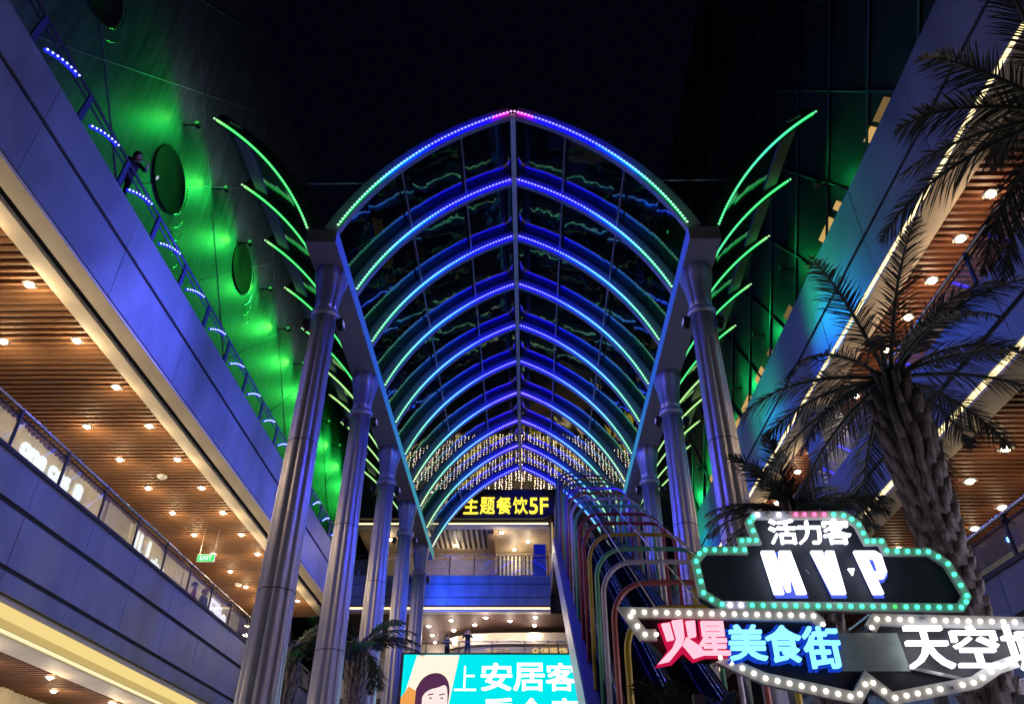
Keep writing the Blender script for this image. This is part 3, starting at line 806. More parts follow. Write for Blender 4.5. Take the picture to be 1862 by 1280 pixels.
b = MB(); b.box(-12, 2.5, 46.25, 46.35, 9.6, 11.75); rr('upstand', b, panel_grey)
for k in range(8):
    x = -11.6+1.9*k; b = MB(); b.box(x-.025, x+.025, 46.27, 46.33, 11.75, 12.72); rr('post', b, dark_metal)

# ------------------------------------------------------------------ icicle lights on the end wall
ic = thing('icicle_lights', 'curtain of warm hanging icicle lights over the yellow lettered sign', 'icicle lights', (-.5, 46.9, 27)); inv = (.5, -46.9, -27)
b = MB(); b.tube([(-8.4+.78*i, 46.9, 26.95-.028*(-7.9+.78*i)**2) for i in range(21)], .02, 5); o = b.build('cord', black_rubber, ic); o.location = inv
ice = emit_attr('icicle_bulb', 7, False)
x = -8.3
while x < 7.1:
    ztop = 26.95-.028*(x+.5)**2-rnd.uniform(0, .35)
    b = MB(); z = ztop; zb = rnd.choice((22.1, 22.2, 22.6, 23.2)); xx = x+rnd.uniform(-.05, .05)
    b.box(xx-.006, xx+.006, 46.89, 46.91, zb, ztop, 1)
    warm = rnd.random()
    while z > zb:
        z -= rnd.uniform(.12, .2)
        c = rnd.choice(((1, .72, .32), (1, .8, .5), (1, .62, .45), (.95, .8, .7)))
        b.octa((xx+rnd.uniform(-.03, .03), 46.87, z), rnd.uniform(.026, .045), 0, c)
    o = b.build('light_strand', [ice, black_rubber], ic); o.location = inv
    x += .215

# ------------------------------------------------------------------ food hall sign
yel = emit('yellow_letter', (1, .80, .06), 1.6)
sg = thing('sign_board', 'dark sign board with glowing yellow Chinese letters and 5F above the food hall', 'sign', (-5, 45.9, 20)); inv = (5, -45.9, -20)
b = MB(); b.prism([(-10.85, 20.0), (1.0, 20.0), (1.86, 20.45), (1.86, 21.95), (-10.85, 21.95)], 45.7, 45.95, 'y'); o = b.build('board', mat('sign_black', (.025, .026, .034), .4), sg); o.location = inv
for ch, x0, w in (('主', -4.02, .92), ('题', -2.98, .92), ('餐', -1.94, .92), ('饮', -.90, .92), ('5', .12, .54), ('F', .80, .52)):
    o = put_letters('letter', ch, w, 1.12 if ch not in '5F' else 1.08, (x0+5, 45.66-45.9, 20.27-20), yel, sg, bold=.010, depth=.06)

# ------------------------------------------------------------------ billboard screen hung across the street
LX, LY, LZ = -5.24, 34.0, 9.24
bb = thing('led_billboard', 'large cyan lit billboard screen with white Chinese text and portrait of a dark haired boy', 'billboard', (LX, LY, 0))
def bq(x, y): return ((x-735)*.0232, 9.24-(y-1190)*.0216)
b = MB(); b.box(-.12, 9.5, .02, .35, 3.3, 9.30); b.box(-.12, 0, -.03, .02, 3.3, 9.30); b.box(9.4, 9.5, -.03, .02, 3.3, 9.30); b.box(0, 9.4, -.03, .02, 9.24, 9.30); b.build('frame', dark_metal, bb)
for x in (.6, 8.6):
    b = MB(); b.box(x, x+.3, .12, .3, 0, 3.29); b.build('leg', dark_metal, bb)
b = MB(); b.quad((0, 0, 3.3), (9.4, 0, 3.3), (9.4, 0, 9.24), (0, 0, 9.24)); b.build('screen', emit('screen_cyan', (.0, .72, .76), 1.15), bb)
def flat(name, pts, m, k, parent=bb):
    b = MB(); n = len(pts)
    for x, y in pts: X, Z = bq(x, y); b.v.append((X, -.004*k, Z))
    b.face(range(n)[::-1] if False else range(n)); o = b.build(name, m, parent); return o
flat('light_band', [(759, 1191), (741, 1262), (741, 1400), (800, 1400), (836, 1191)][::-1], emit('screen_cream', (1, .86, .68), 1.1), 1)
flat('orange_patch', [(735, 1268), (748, 1248), (770, 1262), (776, 1300), (776, 1380), (735, 1380)][::-1], emit('screen_orange', (1, .42, .10), .9), 2)
hair = [(761, 1262), (764, 1247), (772, 1234), (784, 1226), (798, 1224), (810, 1229), (818, 1240), (821, 1256), (819, 1280), (816, 1320), (766, 1320)]
def smooth(pts):
    out = []; n = len(pts)
    for i in range(n):
        p0, p1, p2, p3 = (Vector(pts[(i+j) % n]) for j in (-1, 0, 1, 2))
        for u in (0, .25, .5, .75):
            q = .5*((2*p1)+(p2-p0)*u+(2*p0-5*p1+4*p2-p3)*u*u+(3*p1-p0-3*p2+p3)*u**3); out.append((q.x, q.y))
    return out
hair = smooth(hair)
flat('hair', hair[::-1], emit('screen_hair', (.10, .03, .09), .9), 3)
face = [(773, 1276), (776, 1262), (786, 1254), (800, 1250), (812, 1246), (817, 1256), (818, 1290), (814, 1320), (804, 1340), (790, 1342), (779, 1328)]
face = smooth(face)
flat('face', face[::-1], emit('screen_face', (1, .80, .76), 1.05), 4)
for x in (788, 808):
    flat('brow', [(x-5, 1262), (x+5, 1260), (x+5, 1262.5), (x-5, 1264.5)][::-1], emit('screen_brow', (.35, .18, .18), .8), 5)
    flat('eye', [(x-4, 1269), (x, 1267), (x+4, 1269), (x, 1270.5)][::-1], emit('screen_brow', (.35, .18, .18), .8), 5)
flat('shirt', [(740, 1400), (770, 1345), (790, 1346), (806, 1346), (836, 1362), (850, 1400)][::-1], emit('screen_shirt', (.9, .9, .95), 1), 3)
scr_w = emit('screen_white', (1, 1, 1), 1.5)
for ch, x0, x1, y0, y1 in (('上', 829, 868, 1211, 1256), ('安', 876, 932, 1205, 1256), ('居', 934, 990, 1205, 1256), ('客', 992, 1047, 1205, 1256), ('看', 1062, 1118, 1205, 1256),
                           ('看', 880, 936, 1268, 1322), ('全', 938, 994, 1268, 1322), ('房', 996, 1050, 1268, 1322), ('源', 1054, 1110, 1268, 1322)):
    X, Z = bq(x0, y1)
    put_letters('letter', ch, (x1-x0)*.0232, (y1-y0)*.0216, (X, -.024, Z), scr_w, bb, depth=.01, bold=.020 if ch != '上' else 0.0)

# ------------------------------------------------------------------ bulb framed signs in the foreground
def strip_poly(mb, pts, w, y0, y1, closed, mi=0):       # raised band following a polyline in the xz plane
    n = len(pts); L, Rr = [], []
    for i in range(n):
        a = Vector(pts[(i-1) % n] if (closed or i) else pts[i]); c = Vector(pts[(i+1) % n] if (closed or i < n-1) else pts[i]); p = Vector(pts[i])
        d1 = (p-a).normalized() if (p-a).length else (c-p).normalized(); d2 = (c-p).normalized() if (c-p).length else d1
        nn = Vector((-(d1+d2).y, (d1+d2).x)); nn = nn.normalized() if nn.length > 1e-6 else Vector((-d1.y, d1.x))
        k = 1/max(.5, nn.dot(Vector((-d1.y, d1.x))))
        L.append(p+nn*w/2*k); Rr.append(p-nn*w/2*k)
    for i in range(n if closed else n-1):
        j = (i+1) % n
        mb.hexa([(L[i].x, y0, L[i].y), (L[j].x, y0, L[j].y), (Rr[j].x, y0, Rr[j].y), (Rr[i].x, y0, Rr[i].y), (L[i].x, y1, L[i].y), (L[j].x, y1, L[j].y), (Rr[j].x, y1, Rr[j].y), (Rr[i].x, y1, Rr[i].y)], mi)
def spaced(pts, step):
    out = []; carry = 0
    for a, c in zip(pts, pts[1:]):
        a, c = Vector(a), Vector(c); L = (c-a).length; d = carry
        while d < L: out.append(a+(c-a)*d/L); d += step
        carry = d-L
    return out
bulb_mb = MB(); bulb_mb.lathe([(.004, -.034), (.016, -.029), (.0215, -.015), (.018, 0)], n=10)
def bulbs(parent, pts, y, colour_of):
    cache = {}
    for i, p in enumerate(pts):
        m = colour_of(i, p)
        if m.name not in cache: cache[m.name] = bulb_mb.data('bulb', m)
        o = link('bulb', cache[m.name], parent, (p[0], y, p[1])); o.rotation_euler = (R(-90), 0, 0); o.rotation_euler = (R(90), 0, 0); o.scale = (1, 1, -1)
b_teal = emit('teal_bulb', (.05, .9, .45), 3.2); b_white = emit('white_bulb', (1, .90, .70), 3.2); b_pink = emit('pink_bulb', (1, .10, .25), 3.5)
b_cool = emit('cool_bulb', (.75, .72, 1), 8); b_off = mat('unlit_bulb', (.35, .35, .38), .2); b_green = emit('green_bulb', (.05, .6, .12), 2)
sign_white = mat('sign_band', (.62, .62, .64), .5); sign_navy = mat('sign_navy', (.012, .018, .035), .62)
def mq(x, y): return ((x-1262)*.0055, 3.835+(1112-y)*.00585)
mvp = thing('marquee_sign', 'stepped dark sign framed in teal bulbs with white MVP letters beside the palm trunk', 'sign', (1.76, 8.0, 0))
B1 = [(1395, 941), (1416, 941), (1437, 941), (1453, 941), (1470, 941), (1487, 941), (1506, 941), (1525, 941), (1544, 941), (1563, 943), (1577, 950), (1588, 961), (1592, 977), (1595, 992), (1608, 992), (1623, 992),
      (1628, 1010), (1647, 1011), (1667, 1011), (1687, 1012), (1706, 1012), (1722, 1021), (1736, 1034), (1741, 1053), (1747, 1072), (1752, 1090), (1747, 1101), (1735, 1110), (1715, 1110)]
B1 += [(1695-20*i, 1110-.2*i) for i in range(20)] + [(1300, 1105), (1282, 1097), (1269, 1085), (1267, 1065), (1265, 1047), (1263, 1029), (1271, 1015), (1283, 1008), (1301, 1008), (1321, 1008), (1340, 1008), (1358, 1008), (1356, 991), (1370, 990), (1384, 990), (1381, 972), (1378, 955), (1386, 946)]
outline = [mq(*p) for p in [(1390, 941), (1565, 941), (1588, 959), (1597, 992), (1624, 992), (1628, 1011), (1708, 1011), (1737, 1033), (1754, 1090), (1735, 1110), (1300, 1106), (1268, 1086), (1262, 1028), (1283, 1008), (1357, 1008), (1356, 991), (1385, 990), (1377, 955)]]
b = MB(); b.prism(outline, .0, .22, 'y'); b.build('panel', sign_navy, mvp)
b = MB(); strip_poly(b, outline, .082, -.05, .0, True); b.build('rim', sign_white, mvp)
def c1(i, p):
    if i in (0, 2): return b_cool
    if i in (1, 3): return b_off
    if 4 <= i <= 7: return b_pink
    if i in (47, 48): return b_cool
    if i == 33: return b_green
    return b_teal
bulbs(mvp, [mq(*p) for p in B1], -.052, c1)
neon_w = emit('neon_white', (.93, .94, 1), 2.6); neon_edge = emit('neon_edge', (.10, .16, .95), .9)
for ch, x0, x1, y0, y1 in (('活', 1409, 1461, 954, 1000), ('力', 1463, 1508, 957, 1000), ('客', 1512, 1564, 953, 1000)):
    X, Z = mq(x0, y1); put_letters('letter', ch, (x1-x0)*.0055, (y1-y0)*.00585, (X, -.10, Z), neon_w, mvp, bold=.007, depth=.05)
def poly_letter(name, polys, m, parent, fn, y0, y1):
    b = MB()
    for po in polys: b.prism([fn(*p) for p in po][::-1], y0, y1, 'y')
    return b.build(name, m, parent)
poly_letter('letter', [[(1386, 1014), (1410, 1014), (1416, 1048), (1420, 1014), (1441, 1014), (1455, 1090), (1438, 1090), (1432, 1050), (1427, 1086), (1421, 1086), (1408, 1046), (1414, 1090), (1397, 1090)]], neon_w, mvp, mq, -.13, -.08)
poly_letter('letter', [[(1480, 1014), (1501, 1014), (1512, 1066), (1508, 1014), (1523, 1014), (1527, 1090), (1503, 1090)]], neon_w, mvp, mq, -.13, -.08)
poly_letter('letter', [[(1561, 1014), (1580, 1014), (1596, 1090), (1578, 1090)], [(1581, 1014), (1600, 1014), (1610, 1021), (1612, 1052), (1604, 1063), (1591, 1063), (1588, 1051), (1598, 1050), (1596, 1028), (1584, 1027)]], neon_w, mvp, mq, -.13, -.08)
for po in ([(1392, 1011), (1445, 1011), (1462, 1093), (1402, 1093)], [(1484, 1011), (1528, 1011), (1533, 1093), (1506, 1093)], [(1566, 1011), (1606, 1011), (1618, 1022), (1619, 1054), (1608, 1066), (1598, 1067), (1602, 1093), (1584, 1093)]):
    poly_letter('letter_back', [po], neon_edge, mvp, mq, -.045, -.02)
poly_letter('triangle', [[(1543, 1045), (1555, 1045), (1549, 1057)]], neon_w, mvp, mq, -.11, -.08)
poly_letter('triangle', [[(1464, 1046), (1475, 1046), (1470, 1054)]], mat('dim_glass', (.25, .27, .35), .3), mvp, mq, -.11, -.08)
for x in (.5, 2.3):
    b = MB(); b.box(x-.05, x+.05, .225, .32, 0, 4.2); b.build('post', dark_metal, mvp)

def lq(x, y): return ((x-1128)*.00522, 3.70-(y-1112)*.00487)
low = thing('marquee_sign', 'wide angular sign with white bulb borders, red and blue neon characters and white characters', 'sign', (.89, 7.6, 0))
paths = [[(1492, 1139), (1478, 1122), (1140, 1115), (1166, 1158), (1190, 1158)],
         [(1578, 1145), (1592, 1128), (1960, 1137)],
         [(1298, 1200), (1340, 1222), (1372, 1237), (1525, 1271), (1550, 1238), (1585, 1271), (1735, 1243), (1780, 1217), (1818, 1205)]]
panel = [(1150, 1118), (1470, 1124), (1490, 1150), (1575, 1150), (1594, 1132), (1960, 1140), (1940, 1200), (1800, 1212), (1735, 1243), (1590, 1272), (1550, 1240), (1525, 1271), (1375, 1238), (1300, 1204), (1200, 1192), (1172, 1160)]
b = MB(); b.prism([lq(*p) for p in panel], .02, .16, 'y'); b.build('panel', mat('sign_black', (.025, .026, .034), .4), low)
b = MB(); b.prism([lq(*p) for p in [(1490, 1152), (1625, 1152), (1632, 1222), (1500, 1222)]], -.02, .019, 'y'); b.build('plate', mat('zinc_plate', (.30, .36, .34), .5, .3, .15, 4), low)
allb = []
for pth in paths:
    q = [lq(*p) for p in pth]
    b = MB(); strip_poly(b, q, .105, -.06, .0, False); b.build('rim', sign_white, low)
    allb += spaced(q, .107)
offs = {27, 36, 62}
bulbs(low, allb, -.062, lambda i, p: b_off if i in offs else b_white)
red_f = emit('neon_pink', (1, .42, .52), 1.5); red_e = emit('neon_red', (.75, .01, .08), .75); blu_f = emit('neon_cyan', (.22, .75, 1), 1.7); blu_e = emit('neon_blue', (.01, .07, .75), .7)
fire = [[(1199, 1141), (1213, 1139), (1218, 1170), (1206, 1172)], [(1218, 1135), (1237, 1133), (1237, 1165), (1232, 1180), (1207, 1209), (1186, 1214), (1214, 1186), (1223, 1168)],
        [(1243, 1136), (1259, 1135), (1258, 1164), (1245, 1167)], [(1240, 1166), (1262, 1182), (1272, 1197), (1250, 1204), (1238, 1186), (1233, 1180)]]
poly_letter('letter', fire, red_f, low, lq, -.14, -.09)
poly_letter('backing', [[(1194, 1138), (1216, 1134), (1240, 1131), (1262, 1133), (1263, 1166), (1266, 1180), (1278, 1199), (1250, 1209), (1234, 1192), (1212, 1213), (1182, 1218), (1207, 1187), (1203, 1174)]], red_e, low, lq, -.085, -.03)
X, Z = lq(1261, 1201); put_letters('backing', '星', 56*.00522, 68*.00487, (X, -.06, Z), red_e, low, bold=.075, depth=.05)
X, Z = lq(1263, 1198); put_letters('letter', '星', 52*.00522, 62*.00487, (X, -.12, Z), red_f, low, bold=.018, depth=.05)
for ch, x0, x1, y0, y1 in (('美', 1314, 1379, 1143, 1208), ('食', 1381, 1443, 1144, 1211), ('街', 1446, 1510, 1146, 1222)):
    X, Z = lq(x0-4, y1+4); put_letters('backing', ch, (x1-x0+8)*.00522, (y1-y0+8)*.00487, (X, -.07, Z), blu_e, low, bold=.075, depth=.05)
    X, Z = lq(x0, y1); put_letters('letter', ch, (x1-x0)*.00522, (y1-y0)*.00487, (X, -.13, Z), blu_f, low, bold=.014, depth=.05)
for ch, x0, x1, y0, y1 in (('天', 1624, 1700, 1146, 1222), ('空', 1708, 1786, 1144, 1220), ('城', 1796, 1876, 1142, 1226)):
    X, Z = lq(x0, y1); put_letters('letter', ch, (x1-x0)*.00522, (y1-y0)*.00487, (X, -.14, Z), neon_w, low, bold=.005, depth=.06)
for p in ([(1285, 1212), (1340, 1190)], [(1630, 1216), (1735, 1240)]):
    b = MB(); strip_poly(b, [lq(*q) for q in p], .03, -.03, .018, False); b.build('brace', steel, low)
for x in (.7, 2.2, 3.7):
    b = MB(); b.box(x-.05, x+.05, .165, .26, 0, 3.0); b.build('post', dark_metal, low)

# shop names on the left walkway wall, seen through the railing
shop_w = emit('shop_letter', (1, .98, 1), 1.7)
def shop_sign(s, y, z, w, h, label, bold=.02, m=None):
    o = put_letters('shop_sign', s, w, h, (-16.86, y, z), m or shop_w, None, R(90), .05, bold)
    tag(o, label, 'sign')
shop_sign('one cos', 22.7, 13.05, 3.2, .5, 'thick glowing white shop name seen through nearest glass pane of left railing', .05)
shop_sign('8', 26.3, 13.05, .55, .6, 'single bright white sign character right of the thick glowing shop name', .05)
shop_sign('IU', 31.6, 12.85, 1.5, .95, 'two tall white glowing letters behind the fifth railing pane on left', .01)
shop_sign('.she', 33.2, 12.85, 1.7, .5, 'small white glowing letters just after the two tall letters', .02)
shop_sign('Ellie', 41.0, 12.75, 2.6, .95, 'script like white glowing shop name near far end of left railing', .02, emit('lilac_letter', (.85, .78, 1), 2.2))
shop_sign('POP KOB', 32.4, 5.55, 4.4, .55, 'bluish white glowing shop name at bottom left under the yellow cove', .01, emit('blue_white_letter', (.6, .75, 1), 2.2))
b = MB(); b.box(-16.95, -16.88, 28.9, 31.0, 13.1, 14.0); o = b.build('wall_poster', mat('poster_grey', (.45, .42, .36), .6)); tag(o, 'pale framed notice on the cream shop wall behind left railing', 'notice')
ex = thing('exit_sign', 'hanging green lit exit sign under the left slat ceiling', 'exit sign', (-13.6, 31.6, 12.4))
b = MB(); b.box(-.38, .38, -.03, .03, 0, .34); b.build('case', white_paint, ex)
b = MB(); b.box(-.35, .35, -.036, -.031, .03, .31); b.build('face', emit('exit_green', (.03, .75, .12), 1.6), ex)
b = MB()
for x in (-.3, .3): b.box(x-.008, x+.008, -.008, .008, .345, 1.55)
b.build('hanger', steel, ex)
put_letters('letter', 'EXIT', .5, .17, (-.25, -.042, .09), emit('exit_white', (.8, 1, .85), 2), ex, depth=.008)
bs = thing('shop_sign', 'faint gilt shop name on the curved front of the lower end gallery', 'sign', (-1.4, 49.4, 12.75))
put_letters('letter', '金利来', 1.6, .35, (-1.3, 0, 0), mat('gilt', (.55, .42, .20), .4, .3), bs, depth=.05)
bs = thing('shop_sign', 'gold glowing shop name right of the faint gilt name on lower end gallery', 'sign', (.2, 49.4, 12.72))
put_letters('letter', '众信服饰', 2.2, .4, (0, 0, 0), emit('gold_letter', (1, .66, .25), 1.1), bs, depth=.05)
bb2 = thing('banner_stand', 'tall deep blue upright banner in the food hall right of the striped screen', 'banner', (.75, 46.9, 16.5))
b = MB(); b.box(-.38, .38, -.03, .03, .08, 2.25); b.build('banner', emit('banner_blue', (.01, .02, .55), .45), bb2)
b = MB(); b.box(-.42, .42, -.12, .12, 0, .08); b.build('base', dark_metal, bb2)

# ------------------------------------------------------------------ escalator under painted hoops
es = thing('escalator', 'long covered escalator rising to the food hall under rows of coloured painted hoops', 'escalator', (3, 25, 0)); inv = (-3, -25, 0)
def epart(n, mb, m, parent=None):
    o = mb.build(n, m, parent or es)
    if parent is None: o.location = inv
    return o
def ez(y): return max(0.0, min(16.5, 5.0+.573*(y-19.7)))
ys = [10.98, 16, 22, 28, 34, 39.77]
def ramp_box(mb, x0, x1, d0, d1, mi=0, ya=10.98, yb=39.77, flat=True):
    segs = [(ya, yb)] + ([(yb, 46.2)] if flat else [])
    for a, c in segs:
        mb.hexa([(x0, a, ez(a)+d0), (x1, a, ez(a)+d0), (x1, c, ez(c)+d0), (x0, c, ez(c)+d0), (x0, a, ez(a)+d1), (x1, a, ez(a)+d1), (x1, c, ez(c)+d1), (x0, c, ez(c)+d1)], mi)
b = MB()
n = 14
for i in range(n):
    ya, yb = 12+(39.77-12)*i/n, 12+(39.77-12)*(i+1)/n
    ramp_box(b, 1.34, 1.40, -1.22, -.02, 0, ya+.012, yb-.012, False)
b.box(1.34, 1.40, 39.8, 46.2, 15.3, 16.48)
epart('side_cladding', b, brushed)
b = MB(); ramp_box(b, 1.41, 1.69, -.06, .0); epart('deck_ledge', b, mat('blue_deck', (.12, .13, .42), .35, .2))
b = MB(); ramp_box(b, 1.41, 4.45, -1.15, -.5); epart('truss', b, panel_dark)
b = MB(); ramp_box(b, 4.46, 4.52, -1.22, -.02); epart('side_cladding', b, panel_grey)
b = MB(); y = 11.2
while y < 39.6:
    for x0, x1 in ((2.02, 2.95), (3.3, 4.1)): b.box(x0, x1, y, y+.43, ez(y)-.45, ez(y)-.02+.12)
    y += .42
epart('step_band', b, black_rubber)
for x in (1.95, 3.12, 4.2):
    b = MB(); ramp_box(b, x-.01, x+.01, .02, .92); ba = epart('balustrade', b, navy)
    b = MB(); b.tube([(x, 11.0, ez(11)+.98), (x, 39.77, ez(39.77)+.98), (x, 46, 17.48)], .05, 8); b.build('handrail', black_rubber, ba)
    b = MB(); ramp_box(b, x-.03, x+.03, -.02, .018); b.build('skirt', steel, ba)
    for q, dx in enumerate((0, .10) if x > 3 else (0,)):
        b = MB(); b.tube([(x-.06-dx, 11.0, ez(11)+.92), (x-.06-dx, 39.77, ez(39.77)+.92)], .014, 6); b.build('edge_trim', mat('trim_blue', (.35, .5, .8), .25, .7), ba)
hoop_cols = [('yellow', (0.384, 0.260, 0.025)), ('red', (0.260, 0.068, 0.062)), ('lilac', (0.310, 0.273, 0.322)), ('green', (0.074, 0.236, 0.149)), ('ochre', (0.310, 0.211, 0.031)), ('maroon', (0.161, 0.019, 0.037)), ('maroon', (0.161, 0.019, 0.037)),
             ('green', (0.074, 0.236, 0.149)), ('lilac', (0.310, 0.273, 0.322)), ('rust', (0.223, 0.099, 0.050)), ('plum', (0.149, 0.031, 0.161)), ('green', (0.074, 0.236, 0.149)), ('ochre', (0.310, 0.211, 0.031)), ('plum', (0.149, 0.031, 0.161)), ('lilac', (0.310, 0.273, 0.322)), ('green', (0.074, 0.236, 0.149)), ('rust', (0.223, 0.099, 0.050)), ('lilac', (0.310, 0.273, 0.322))]
hoop_y = [13.5, 15.2, 17.0, 18.4, 20.3, 22.1, 23.9, 25.7, 27.5, 29.3, 31.1, 32.9, 34.7, 36.5, 38.3, 40.1, 41.9, 43.7]
HH = 3.95
for (cn, cc_), y in zip(hoop_cols, hoop_y):
    z0 = ez(y); top = z0+HH; xl, xr = 1.66, 4.36
    path = [(xl, y, z0), (xl, y, top-.72)]
    for i in range(1, 9):
        a = math.pi/2*i/8; path.append((xl+.68*(1-math.cos(a)), y, top-.72+.72*math.sin(a)))
    path.append(((xl+xr)/2, y, top+.01))
    for i in range(0, 9):
        a = math.pi/2*i/8; path.append((xr-.68+.68*math.sin(a), y, top-.72+.72*math.cos(a)))
    path.append((xr, y, z0))
    b = MB(); b.tube(path, .056, 8, flat=1.0); epart('hoop', b, mat('hoop_'+cn, tuple(q*1.5 for q in cc_), .38, .1, .12, 4))
for x, dz in ((2.2, .02), (3.0, .08), (3.9, .02)):
    b = MB(); b.tube([(x, 13.5, ez(13.5)+HH+dz), (x, 39.77, 16.5+HH+dz), (x, 43.7, 16.5+HH+dz)], .018, 6); epart('tie_bar', b, steel)

# ------------------------------------------------------------------ palms
def frond_mesh(L, az, el, droop, nl=44, lw=.026, ll=.42, seed=0):
    r = random.Random(seed); b = MB()
    d = Vector((math.cos(az)*math.cos(el), math.sin(az)*math.cos(el), math.sin(el)))
    p = Vector((0, 0, 0)); pts = [p.copy()]; N = 16
    tw = r.uniform(-.35, .35)
    dirs = []
    for i in range(N):
        d = (d + Vector((0, 0, -droop/N*(1+1.2*i/N)))).normalized(); p = p+d*L/N; pts.append(p.copy()); dirs.append(d.copy())
    dirs.append(d.copy())
    b.tube(pts, [.030*(1-i/N)+.006 for i in range(N+1)], 5, 1)
    side0 = Vector((-math.sin(az), math.cos(az), 0))
    for k in range(nl):
        u = .16+.84*k/(nl-1); f = u*N; i = min(int(f), N-1); q = pts[i].lerp(pts[i+1], f-i); t = dirs[i]
        n = side0.cross(t).normalized()
        sd = (side0*math.cos(tw*u)+n*math.sin(tw*u)).normalized()
        env = math.sin(math.pi*min(1, .12+u*.9))**.55
        for s in (-1, 1):
            if r.random() < .05: continue
            ln = ll*env*r.uniform(.8, 1.15)
            lean = .75+.7*u+r.uniform(-.15, .15)
            v = (sd*s*1.0 + t*lean + n*r.uniform(-.15, .45)).normalized()
            w = (t - v*t.dot(v)).normalized()*lw*r.uniform(.8, 1.2)
            a0 = q; a1 = q+v*ln*.55+Vector((0, 0, -.03*ln)); a2 = q+v*ln+Vector((0, 0, -.22*ln*r.uniform(.3, 1.4)))
            kk = len(b.v)
            b.v += [tuple(a0-w*.5), tuple(a0+w*.5), tuple(a1+w*.5), tuple(a1-w*.5), tuple(a2)]
            b.face((kk, kk+1, kk+2, kk+3)); b.face((kk+3, kk+2, kk+4))
    return b
def palm(label, x, y, zc, zb, r0, r1, fronds, L, seed, boots=True, nl=44, ll=.42, lw=.026):
    t = thing('palm_tree', label, 'palm tree', (x, y, 0)); r = random.Random(seed)
    b = MB(); N = 26; H = zc-.1
    rs = []
    for i in range(N+1):
        u = i/N; z = H*u; rad = r0+(r1-r0)*u
        if boots:
            rad *= 1+.22*math.exp(-((z-(zc-1.2))/.55)**2)
            if z > zc-.75: rad *= max(.45, 1-(z-(zc-.75))*.9)
        rs.append([(rad*math.cos(2*math.pi*j/18)*(1+.05*math.sin(3*j+i*1.7)), rad*math.sin(2*math.pi*j/18)*(1+.05*math.cos(2*j+i)), z) for j in range(18)])
    b.rings(rs, 0, True)
    # overlapping leaf bases in spirals
    z = max(zb, .2); k = 0
    while z < zc-.15 and boots:
        u = z/H; rad = r0+(r1-r0)*u
        rad *= 1+.22*math.exp(-((z-(zc-1.2))/.55)**2)
        if z > zc-.75: rad *= max(.45, 1-(z-(zc-.75))*.9)
        for j in range(7):
            a = 2*math.pi*(j+.5*(k % 2))/7+r.uniform(-.12, .12)
            big = .6+.8*min(1, max(0, (z-(zc-2.6))/1.2))
            w = rad*.46*r.uniform(.85, 1.1); h = .23*big*r.uniform(.85, 1.2); out = .035+.05*big*r.uniform(.6, 1.2)
            ca, sa = math.cos(a), math.sin(a); tx, ty = -sa, ca
            def P(q, o_, zz): return (ca*(rad+o_)+tx*q, sa*(rad+o_)+ty*q, zz)
            kk = len(b.v)
            b.v += [P(-w*.5, -.03, z-h*.4), P(w*.5, -.03, z-h*.4), P(w*.42, out*.7, z+h*.35), P(-w*.42, out*.7, z+h*.35), P(-w*.2, out*1.15, z+h), P(w*.2, out*1.15, z+h), P(-w*.2, -.02, z+h*.95), P(w*.2, -.02, z+h*.95), P(0, out*.75, z-h*.1)]
            for f in ((0, 8, 3), (0, 1, 8), (8, 1, 2), (8, 2, 3), (3, 2, 5, 4), (4, 5, 7, 6), (0, 3, 4, 6), (1, 7, 5, 2)):
                b.face([kk+i for i in f], 0, None, True)
        z += .155; k += 1
    b.build('trunk', bark, t)
    for i, (az, el, sc, dr) in enumerate(fronds):
        f = frond_mesh(L*sc, R(az), R(el), dr, nl, lw, ll, seed*100+i).build('frond', [leaf, leaf], t)
        f.location = (0.08*math.cos(R(az)), .08*math.sin(R(az)), zc-.12)
    return t
fr = []
r_ = random.Random(4)
for i in range(21):
    el = [44, 24, 10, 0, -16][i % 5]+r_.uniform(-8, 8)
    fr.append((i*137.5 % 360, el, r_.uniform(.85, 1.1), r_.uniform(.5, .95)))
palm('tall palm tree with thick scaly trunk behind the teal bulb sign', 5.22, 9.5, 7.65, 1.0, .30, .235, fr, 2.45, 11, nl=64, ll=.50, lw=.019)
fr2 = [((i*137.5+40) % 360, [55, 30, 12, -4][i % 4]+r_.uniform(-8, 8), r_.uniform(.85, 1.1), r_.uniform(.4, .8)) for i in range(17)]
palm('palm tree leaning in from the right edge with fronds over the top right fascia', 6.35, 6.0, 9.1, 3.0, .36, .3, fr2, 2.3, 12, nl=60, ll=.52, lw=.020)
fr3 = [((i*137.5+10) % 360, [50, 25, 8, -10][i % 4]+r_.uniform(-8, 8), r_.uniform(.85, 1.1), r_.uniform(.5, .9)) for i in range(24)]
palm('low dark palm crown directly behind the top of the teal bulb sign', 4.15, 11.3, 6.35, 1.0, .3, .24, fr3, 1.35, 13, nl=40, ll=.40, lw=.022)
palm('dark palm between the left columns at the billboard corner', -5.75, 27.2, 8.1, 2.0, .3, .24, fr3[:22], 2.1, 14, nl=34, ll=.55, lw=.05)
palm('dark palm seen in the gap between the two nearest left columns', -8.4, 28.5, 8.2, 2.0, .3, .24, fr2[:18], 1.9, 15, nl=34, ll=.5, lw=.05)
palm('dark palm crown below the red neon characters at the bottom edge', 1.75, 9.3, 2.75, .6, .25, .2, fr2[:20], 1.1, 16, nl=36, ll=.34, lw=.03)

